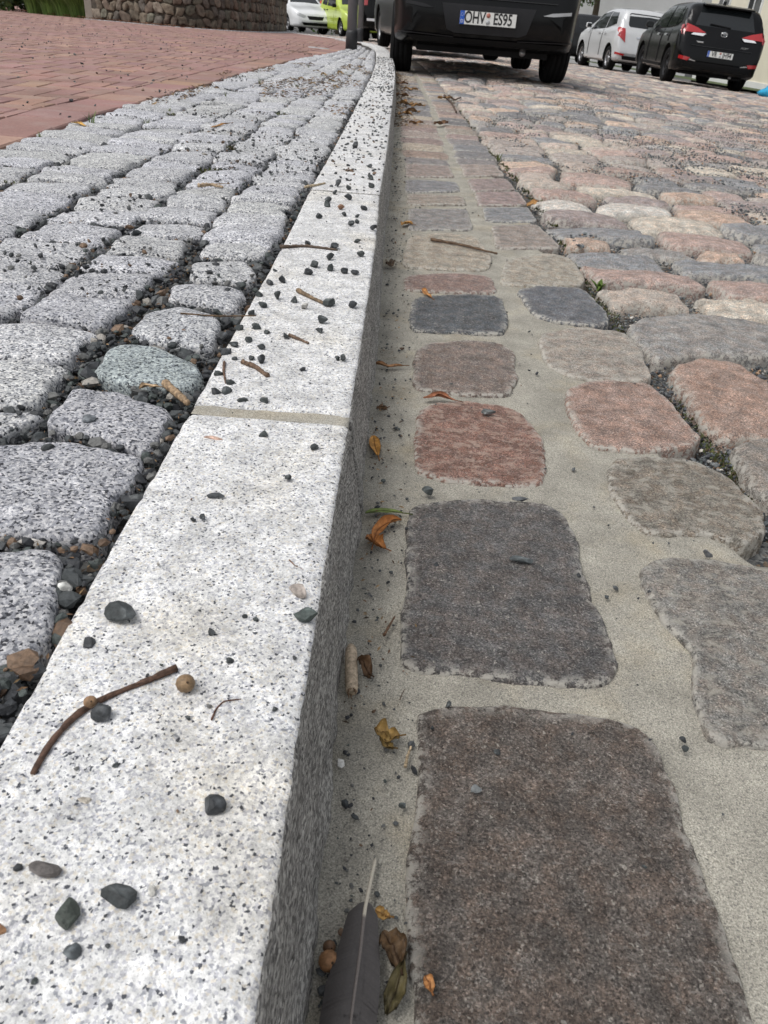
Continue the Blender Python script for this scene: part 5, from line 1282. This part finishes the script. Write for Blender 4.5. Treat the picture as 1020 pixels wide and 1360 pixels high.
cc = dict(L=3.6, W=1.64, H=1.49, wb=2.42, ro=.56, rw=.29, gc=.19, belt=.92, tw=.185, tumble=.24)
sp = hatch_glass(dict(cc, mirror_mat=M['plastic'], top=[(0, .52), (.03, .72), (.08, .95), (.15, 1.08), (.28, 1.38), (.42, 1.46), (1.0, 1.49), (1.6, 1.48), (2.05, 1.38), (2.65, 1.02), (2.85, .96), (3.3, .85), (3.5, .72), (3.6, .5)]))
sp['front_glass'] = [(-.6, -.56+2.55), (.6, -.56+2.55), (.5, -.56+2.1), (-.5, -.56+2.1)]; y0 = -.56
sp['side_glass'] = [('side_window', [(y0+.4, 1.05), (y0+1.05, 1.0), (y0+1.05, 1.39), (y0+.55, 1.38)]), ('side_window', [(y0+1.12, 1.0), (y0+2.3, .96), (y0+1.9, 1.34), (y0+1.12, 1.4)])]
lc = pxg(421, 41, KZ)
K8 = car('parked_lime_hatchback', (-3.45, 37.6, float(g(0, 37.6))), math.radians(157), 0, M['lime_paint'], sp, 'lime green small hatchback parked beyond the stone wall', 'cars parked along the street'); glazing(K8, sp)
for vw in 'lr':
    for a in (1.08, 2.2): K8['patch']('door_seam', [(y0+a, .33), (y0+a+.012, .33), (y0+a+.012, .95), (y0+a, .95)], vw, M['plate_black'], .002, .1)
    for a in (.85, 1.2): K8['patch']('door_handle', rr(y0+a, y0+a+.18, .84, .88, .015), vw, M['plastic'], .02, .1)
sp = hatch_glass(dict(base, L=4.25, H=1.46, top=HT(1.46, 4.25), mirror_mat=M['white_paint']))
K9 = car('parked_white_car', (-6.0, 39.5, float(g(0, 39.5))), math.radians(152), 0, M['white_paint'], sp, 'white car with black grille parked behind the stone wall end', 'cars parked along the street'); glazing(K9, sp)
p = K9['patch']
p('grille', [(-.36, .62), (.36, .62), (.28, .50), (-.28, .50)], 'f', M['plastic'], .01, .06); p('lower_grille', [(-.62, .40), (.62, .40), (.5, .30), (-.5, .30)], 'f', M['plastic'], .01, .06)
for s_ in (0, 1): p('headlamp', [(.40, .62), (.74, .72), (.76, .62), (.48, .56)], 'f', M['sticker_grey'], .012, .05, mirror=bool(s_))

# ------------------------------------------------------------------ street furniture
def lamp_post(x, y, r, hgt, label):
    z = KZ+float(g(0, y)); o = empty('lamp_post', (x, y, z)); tag(o, label, 'lamp post', 'lamp posts on the pavement')
    mk('shaft', *lathe([(0, 0), (r, 0), (r, 1.2), (r*.8, 1.25), (r*.62, hgt), (0, hgt)], 24), M['lamp_post'], o); mk('base_collar', *lathe([(0, -.02), (r*1.18, -.02), (r*1.18, .16), (r*1.02, .185), (0, .185)], 24), M['post_base'], o)
    v, f = tube([(0, 0, hgt-.05), (.15, 0, hgt+.1), (.5, 0, hgt+.15), (.9, 0, hgt+.15)], .03, 10); mk('arm', v, f, M['lamp_post'], o)
    lh = bevbox('lantern', (.5, .2, .1), M['lamp_post'], o, (1.1, 0, hgt+.15), .03); mk('lens', *box(0, 0, -.052, .4, .15, .01), M['clear_lamp'], lh, smooth=False)
lamp_post(-.80, 10.15, .056, 5., 'grey lamp post with dark collar standing where cobbles narrow')
lamp_post(-1.02, 14.6, .046, 5., 'thinner grey post standing behind the first lamp post')

# low rubble wall with coping
D = dense(WP, .02); S = np.concatenate([[0], np.cumsum(np.linalg.norm(np.diff(D, axis=0), axis=1))])
wall = empty('stone_wall', (WP[3][0], WP[3][1], KZ)); tag(wall, 'low rubble stone wall with coping along the brick pavement', 'wall')
def WPt(s_, off=0.):
    s_ = np.asarray(s_, float); x, y = np.interp(s_, S, D[:, 0]), np.interp(s_, S, D[:, 1]); e = .15
    tx, ty = np.interp(s_+e, S, D[:, 0])-np.interp(s_-e, S, D[:, 0]), np.interp(s_+e, S, D[:, 1])-np.interp(s_-e, S, D[:, 1]); l = np.hypot(tx, ty)+1e-9
    return x+ty/l*off, y-tx/l*off                      # +off = towards the pavement
WH = .60; mg = Merge(); ss = np.arange(0, S[-1], .2); V = []
org = np.array(wall.location)
for s_ in ss:
    for off, z in ((.0, -.1), (.0, WH), (-.28, WH), (-.28, -.1)):
        x, y = WPt(s_, off-.02); V.append((x, y, KZ+float(g(0, y))+z))
f = [(4*i+j, 4*i+(j+1) % 4, 4*i+4+(j+1) % 4, 4*i+4+j) for i in range(len(ss)-1) for j in range(4)]+[(0, 1, 2, 3), tuple(4*(len(ss)-1)+j for j in (3, 2, 1, 0))]
V = np.array(V)-org; mk('core', V, f, M['wallstone'], wall, tint=np.tile((.085, .072, .058, 1), (len(V), 1)), smooth=False)
nstone = 0; zrow = 0.
for row in range(4):
    hr = WH/4; s_ = rng.uniform(0, .1)
    while s_ < S[-1]-.15 and nstone < 292:
        Ls = rng.uniform(.10, .22); z0_ = row*hr+rng.normal(0, .012); pts = np.array([(s_+.012, z0_+.012), (s_+Ls*.5, z0_+.006), (s_+Ls-.012, z0_+.012), (s_+Ls-.008, z0_+hr*.5), (s_+Ls-.012, z0_+hr-.012), (s_+Ls*.5, z0_+hr-.004), (s_+.012, z0_+hr-.012), (s_+.006, z0_+hr*.5)])+rng.normal(0, .014, (8, 2))
        V0, f, A, c = stone_geo(pts, 0, .06, .014, n=14, k=2, inner=1, dome=.004, amp=.010, ragged=.01, smooth=1)
        sh_ = .35*(V0[:, 1]-c[1]); ox, oy = WPt(V0[:, 0]+sh_*rng.choice((-1, 1)), .02+V0[:, 2]*1.2); zz = KZ+g(0, oy)+V0[:, 1]
        Vw = np.column_stack([ox, oy, zz])-org; cc_ = Vw.mean(0); br = rng.uniform(.6, 1.0); col = np.array([(.20, .165, .125), (.24, .20, .16), (.16, .14, .12), (.21, .16, .125), (.19, .18, .14)][rng.integers(5)])*br
        mk('stone', Vw-cc_, f, M['wallstone'], wall, loc=cc_, tint=np.tile((*col, 1), (len(Vw), 1))); nstone += 1; s_ += Ls
s_ = 0.
while s_ < S[-1]-.3:
    Ls = rng.uniform(.4, .6); V = []
    for a in (s_+.006, s_+Ls*.5, s_+Ls-.006):
        for off, z in ((.06, 0), (.065, .05), (.03, .08), (-.32, .085), (-.34, 0)):
            x, y = WPt(a, off); V.append((x, y, KZ+float(g(0, y))+WH+z+rng.normal(0, .004)))
    V = np.array(V)-org; f = [(5*i+j, 5*i+(j+1) % 5, 5*i+5+(j+1) % 5, 5*i+5+j) for i in (0, 1) for j in range(5)]+[(0, 1, 2, 3, 4), (14, 13, 12, 11, 10)]
    c = V.mean(0); mk('cap_stone', V-c, f, M['wallstone'], wall, loc=c, tint=np.tile((*(np.array((.12, .105, .085))*rng.uniform(.8, 1.2)), 1), (15, 1)), smooth=False); s_ += Ls
gp_ = empty('gate_post', (-5.62, 15.2, KZ+float(g(0, 15.2)))); tag(gp_, 'pale concrete gate post at the end of the stone wall', 'post')
bevbox('shaft', (.13, .13, 1.3), M['concrete'], gp_, (0, 0, .6), .012); bevbox('cap', (.2, .2, .06), M['concrete'], gp_, (0, 0, 1.28), .015)
lt = Merge()
for _ in range(500):
    s_ = rng.uniform(0, 4.5); x, y = WPt(s_, rng.uniform(.03, .22)**1.2+.02)
    x, y = float(x), float(y); r = rng.uniform(.012, .03); a = rng.uniform(0, 6.28); d = np.array([math.cos(a), math.sin(a), 0])*r; e = np.array([-d[1], d[0], 0])*.5; z = KZ+float(g(0, y))+.014
    q = np.array([x, y, z]); lt.add([q-d, q+e+(0, 0, rng.uniform(0, .015)), q+d, q-e+(0, 0, rng.uniform(0, .015))], [(0, 1, 2, 3)], (*(np.array((.19, .09, .05))*rng.uniform(.6, 1.4)), 1))
for _ in range(500):
    x = rng.uniform(-9.5, -5.7); y = 15.1+(-5.7-x)*1.15+rng.uniform(-.05, .35); r = rng.uniform(.012, .03); a = rng.uniform(0, 6.28); d = np.array([math.cos(a), math.sin(a), 0])*r; e = np.array([-d[1], d[0], 0])*.5; q = np.array([x, y, KZ+float(g(0, y))+.02])
    lt.add([q-d, q+e+(0, 0, .012), q+d, q-e+(0, 0, .01)], [(0, 1, 2, 3)], (*(np.array((.19, .09, .05))*rng.uniform(.6, 1.4)), 1))
tag(lt.obj('leaf_litter', M['leaf'], smooth=False), 'brown leaf litter along the foot of wall and hedge', 'leaf litter', kind='stuff')

# vegetation ----------------------------------------------------------
def leaves(mg, cen, rad, n, size, cols, long=1.6, hang=0.):
    cen = np.asarray(cen); rad = np.asarray(rad)
    un = lambda v: v/(np.linalg.norm(v, axis=1)[:, None]+1e-9)
    q = cen+un(rng.normal(size=(n, 3)))*rad*rng.uniform(.45, 1.02, (n, 1))**.6
    a = un(rng.normal(size=(n, 3))-(0, 0, hang)); b_ = un(np.cross(a, rng.normal(size=(n, 3)))); s_ = size*rng.uniform(.6, 1.3, (n, 1))
    col = np.column_stack([np.array(cols)[rng.integers(len(cols), size=n)]*rng.uniform(.7, 1.3, (n, 1)), np.ones(n)])
    V = np.stack([q-a*s_*long*.5, q+b_*s_*.4+a*s_*.05, q+a*s_*long*.5, q-b_*s_*.4], 1).reshape(-1, 3)
    mg.add(V, [(4*i, 4*i+1, 4*i+2, 4*i+3) for i in range(n)], np.repeat(col, 4, 0))
GR = [(.045, .085, .02), (.06, .11, .025), (.035, .065, .02), (.08, .12, .03)]
def grass_clump(x, y, r, hgt, n, label, group):
    z = KZ+float(g(0, y))-.02; o = empty('ornamental_grass', (x, y, z)); tag(o, label, 'shrub', group); mg = Merge()
    for _ in range(n):
        a = rng.uniform(0, 6.28); rr_ = r*.5*math.sqrt(rng.random()); h_ = hgt*rng.uniform(.6, 1.1); out = r*rng.uniform(.3, 1.1); d = np.array([math.cos(a), math.sin(a), 0]); sd_ = np.array([-d[1], d[0], 0])*.007
        pts = [d*(rr_+out*(t**1.8))+(0, 0, h_*(t-.35*t*t*1.2)) for t in (0, .3, .6, .85, 1)]; V = np.array([q+sd_*w_*e for q, w_ in zip(pts, (1, 1, .9, .6, .1)) for e in (-1, 1)])
        mg.add(V, [(2*j, 2*j+1, 2*j+3, 2*j+2) for j in range(4)], (*(np.array([(.12, .22, .045), (.09, .17, .035), (.15, .25, .06)][rng.integers(3)])*rng.uniform(.7, 1.3)), 1))
    mg.obj('blades', M['foliage'], o)
for i, (x, y) in enumerate([(-5.95, 15.75), (-6.35, 16.1), (-6.8, 16.6), (-7.3, 17.1)]):
    grass_clump(x, y, .42, 1.0, 1500, 'dense bright green grassy shrub by the gate post', 'grassy shrubs by the gate post')
for i, (x, y) in enumerate([(-8.0, 18.1), (-8.7, 18.9), (-9.4, 19.7), (-10.1, 20.5)]):
    z = KZ+float(g(0, y)); o = empty('leafy_shrub', (x, y, z)); tag(o, 'dark leafy shrub behind the brick pavement past the grasses', 'shrub', 'leafy shrubs past the grasses'); mg = Merge()
    for k in range(8): leaves(mg, (rng.normal(0, .25), rng.normal(0, .25), rng.uniform(.2, .9)), (.3, .3, .25), 230, .07, GR)
    mg.obj('foliage', M['foliage'], o); v, f = tube([(0, 0, 0), (.02, 0, .4), (0, .03, .9)], [.03, .02, .01], 6); mk('stem', v, f, M['bark'], o)
def tree(x, y, z, hgt, cr, label, n=26, per=260):
    o = empty('tree', (x, y, z)); tag(o, label, 'tree'); v, f = tube([(0, 0, -.1), (.05, .03, hgt*.3), (-.05, .05, hgt*.55), (0, 0, hgt*.85)], [.2, .15, .1, .03], 10); tk = mk('trunk', v, f, M['bark'], o)
    mg = Merge(); lm = Merge()
    for k in range(n):
        d = rng.normal(size=3); d /= np.linalg.norm(d); c = np.array([0, 0, hgt*.66])+d*np.array((cr, cr, hgt*.33))*rng.uniform(.4, 1); leaves(mg, c, (cr*.38, cr*.38, cr*.32), per, .13, GR)
        v, f = tube([(0, 0, hgt*.3+rng.uniform(0, .3)*hgt), c*(.5, .5, .8), c], [.06, .035, .012], 5); lm.add(v, f)
    lm.obj('limbs', M['bark'], o); mg.obj('crown', M['foliage'], o)
tree(-8.2, 22.5, .0, 6.5, 2.4, 'broad green tree standing behind the grassy shrubs')
tree(-4.3, 46, -.4, 8, 3., 'dark tree standing behind the lime and white cars')
tree(-10.5, 47, -.4, 8, 3.2, 'dark tree standing behind the white car and wall')
tree(8.6, 47, -.9, 8, 2.6, 'dark green tree beyond the silver hatchback')
tree(1.0, 52, -.5, 9, 3.4, 'tall tree closing the street where it bends')
# hedge mass closing the view where the street bends
mg = Merge()
for x in np.arange(-22, 4, .9):
    leaves(mg, (x, 49.5+rng.normal(0, .3), .6), (.8, .6, 1.2), 260, .16, GR)
hd = mg.obj('hedge', M['foliage']); tag(hd, 'long dark hedge closing the street beyond the parked cars', 'hedge')

# person in orange-red behind the white car
p_ = empty('tmp'); bpy.data.objects.remove(p_)
def person(x, y, z):
    bm = bmesh.new(); jt = {'pel': (0, 0, .92), 'ch': (0, 0, 1.28), 'nk': (0, 0, 1.48), 'hd': (0, 0, 1.62), 'top': (0, .01, 1.72), 'hl': (-.1, 0, .86), 'kl': (-.11, .03, .48), 'al': (-.11, 0, .08), 'tl': (-.11, .16, .03), 'hr': (.1, 0, .86), 'kr': (.11, .03, .48), 'ar': (.11, 0, .08), 'tr': (.11, .16, .03), 'sl': (-.19, 0, 1.40), 'el': (-.25, -.02, 1.12), 'wl': (-.24, .08, .88), 'fl': (-.23, .12, .78), 'sr': (.19, 0, 1.40), 'er': (.25, -.02, 1.12), 'wr': (.24, .08, .88), 'fr': (.23, .12, .78)}
    rad = {'pel': .15, 'ch': .16, 'nk': .06, 'hd': .095, 'top': .07, 'hl': .09, 'kl': .06, 'al': .045, 'tl': .04, 'hr': .09, 'kr': .06, 'ar': .045, 'tr': .04, 'sl': .06, 'el': .045, 'wl': .032, 'fl': .03, 'sr': .06, 'er': .045, 'wr': .032, 'fr': .03}
    keys = list(jt); ed = [('pel', 'ch'), ('ch', 'nk'), ('nk', 'hd'), ('hd', 'top'), ('pel', 'hl'), ('hl', 'kl'), ('kl', 'al'), ('al', 'tl'), ('pel', 'hr'), ('hr', 'kr'), ('kr', 'ar'), ('ar', 'tr'), ('ch', 'sl'), ('sl', 'el'), ('el', 'wl'), ('wl', 'fl'), ('ch', 'sr'), ('sr', 'er'), ('er', 'wr'), ('wr', 'fr')]
    me = bpy.data.meshes.new('person'); me.from_pydata([jt[k] for k in keys], [(keys.index(a), keys.index(b_)) for a, b_ in ed], []); o = bpy.data.objects.new('person', me); COL.objects.link(o)
    m_ = o.modifiers.new('skin', 'SKIN'); o.modifiers.new('sub', 'SUBSURF').levels = 2
    for i, k in enumerate(keys): me.skin_vertices[0].data[i].radius = (rad[k], rad[k]*.8)
    me.skin_vertices[0].data[0].use_root = True
    bpy.context.view_layer.update(); nm = bpy.data.meshes.new_from_object(o.evaluated_get(bpy.context.evaluated_depsgraph_get())); o.modifiers.clear(); o.data = nm
    for mt in ('orange_cloth', 'skin', 'dark_trim'): nm.materials.append(M[mt])
    for q in nm.polygons:
        zc = q.center.z; q.use_smooth = True; q.material_index = 1 if zc > 1.5 or (zc < .9 and abs(q.center.x) > .19) else 2 if zc < .9 else 0
    o.location = (x, y, z); tag(o, 'person in orange-red top standing between white and lime cars', 'person'); o.rotation_euler = (0, 0, 2.8)
    hv = I2[0][I2[0][:, 2] > -.15]; keep = {i: k for k, i in enumerate(np.where(I2[0][:, 2] > -.15)[0])}
    mk('hair', hv*(.088, .10, .09)+(0, -.015, 1.67), [tuple(keep[i] for i in q) for q in I2[1] if all(i in keep for i in q)], M['bark'], o)
person(-4.75, 42.0, float(g(0, 42))-.25)

# buildings on the far side ------------------------------------------
def house(name, x0, y0, dx, dy, hgt, zb, mat, label, wins, rotz=0.):
    o = empty(name, (x0, y0, zb), (0, 0, rotz)); tag(o, label, 'house'); mk('wall', *box(dx/2, dy/2, hgt/2-.3, dx, dy, hgt+.6), mat, o, smooth=False); mk('plinth', *box(dx/2, dy/2, -.1, dx+.06, dy+.06, .5), M['plaster_grey'], o, smooth=False)
    V = np.array([(-.4, -.4, hgt), (dx+.4, -.4, hgt), (dx+.4, dy+.4, hgt), (-.4, dy+.4, hgt), (dx/2, -.4, hgt+dx*.4), (dx/2, dy+.4, hgt+dx*.4)]); mk('roof', V, [(0, 4, 5, 3), (1, 2, 5, 4), (0, 1, 4), (2, 3, 5), (0, 3, 2, 1)], M['roof'], o, smooth=False)
    for face, a, b_, w_, h_ in wins:
        fr = empty('t'); bpy.data.objects.remove(fr)
        if face == 'w': loc = (-.01, a+w_/2, b_+h_/2); size = (.08, w_, h_); gl = (-.045, 0, 0, .01, w_-.16, h_-.16); sl = (-.06, 0, -h_/2-.03, .16, w_+.14, .05); mu = (-.05, 0, 0, .03, .06, h_-.1)
        else: loc = (a+w_/2, -.01, b_+h_/2); size = (w_, .08, h_); gl = (0, -.045, 0, w_-.16, .01, h_-.16); sl = (0, -.06, -h_/2-.03, w_+.14, .16, .05); mu = (0, -.05, 0, .06, .03, h_-.1)
        fr = bevbox('window', size, M['frame_white'], o, loc, .01); mk('pane', *box(*gl), M['pane'], fr, smooth=False); mk('sill', *box(*sl), M['plaster_grey'], fr, smooth=False); mk('mullion', *box(*mu), M['frame_white'], fr, smooth=False)
ws = [('w', a, b_, 1.1, 1.4) for a in (1.5, 4.2, 7.) for b_ in (1.3, 4.)]+[('s', a, 4.2, 1.1, 1.4) for a in (1.2, 4.5)]
house('cream_house', 9.6, 22.5, 8, 9, 6.2, -.55, M['plaster_cream'], 'cream plastered house behind the glossy black car', ws)
house('grey_house', 6.3, 52, 9, 8, 6.5, -1., M['plaster_grey'], 'pale grey plastered house beyond the parked row', [('s', a, b_, 1.1, 1.5) for a in (4.2, 6.5) for b_ in (1.2, 4.2)]+[('w', a, b_, 1.1, 1.4) for a in (1.5, 5) for b_ in (1.3, 4)])
house('bend_house', -24, 54, 14, 8, 6, -.7, M['plaster_grey'], 'long grey house behind the hedge at the bend', [('s', a, b_, 1.1, 1.4) for a in (1.5, 4, 6.5, 9, 11.5) for b_ in (1.3, 4)])
# grass verge and pavement edge behind the far cars
vg = sheet('verge', M['grass'], np.array([7.3, 8.5, 10.3]), np.arange(14, 52, 2.), lambda X, Y: g(X, Y)+.06); tag(vg, kind='structure')
# railing by the cream house
rl = empty('railing', (8.35, 17.6, float(g(8.35, 17.6))+.05)); tag(rl, 'grey metal railing beside the glossy black car', 'railing')
for k in range(5): v, f = tube([(k*.55, k*.5, 0), (k*.55, k*.5, .95)], .022, 8); mk('post', v, f, M['galv'], rl)
for z in (.45, .7, .93): v, f = tube([(-.05, -.05, z), (2.25, 2.05, z)], .016, 8); mk('rail', v, f, M['galv'], rl)
# blue plastic bundle
bb = pxg(1012, 112, 0.); v = ico(3)[0]; v = v*(.42, .3, .17)*(1+.13*vn(v[:, 0]*2.2+3, v[:, 1]*2.2, v[:, 2]*2.2)+.07*vn(v[:, 0]*6, v[:, 1]*6, v[:, 2]*6+2))[:, None]; v[:, 2] = np.maximum(v[:, 2], -.08)
bo = mk('plastic_bundle', v, ico(3)[1], M['blue_bag'], None, loc=(7.05, 17.3, float(g(7.05, 17.3))+.08)); tag(bo, 'crumpled bright blue plastic bundle beside the glossy black car', 'plastic bag')
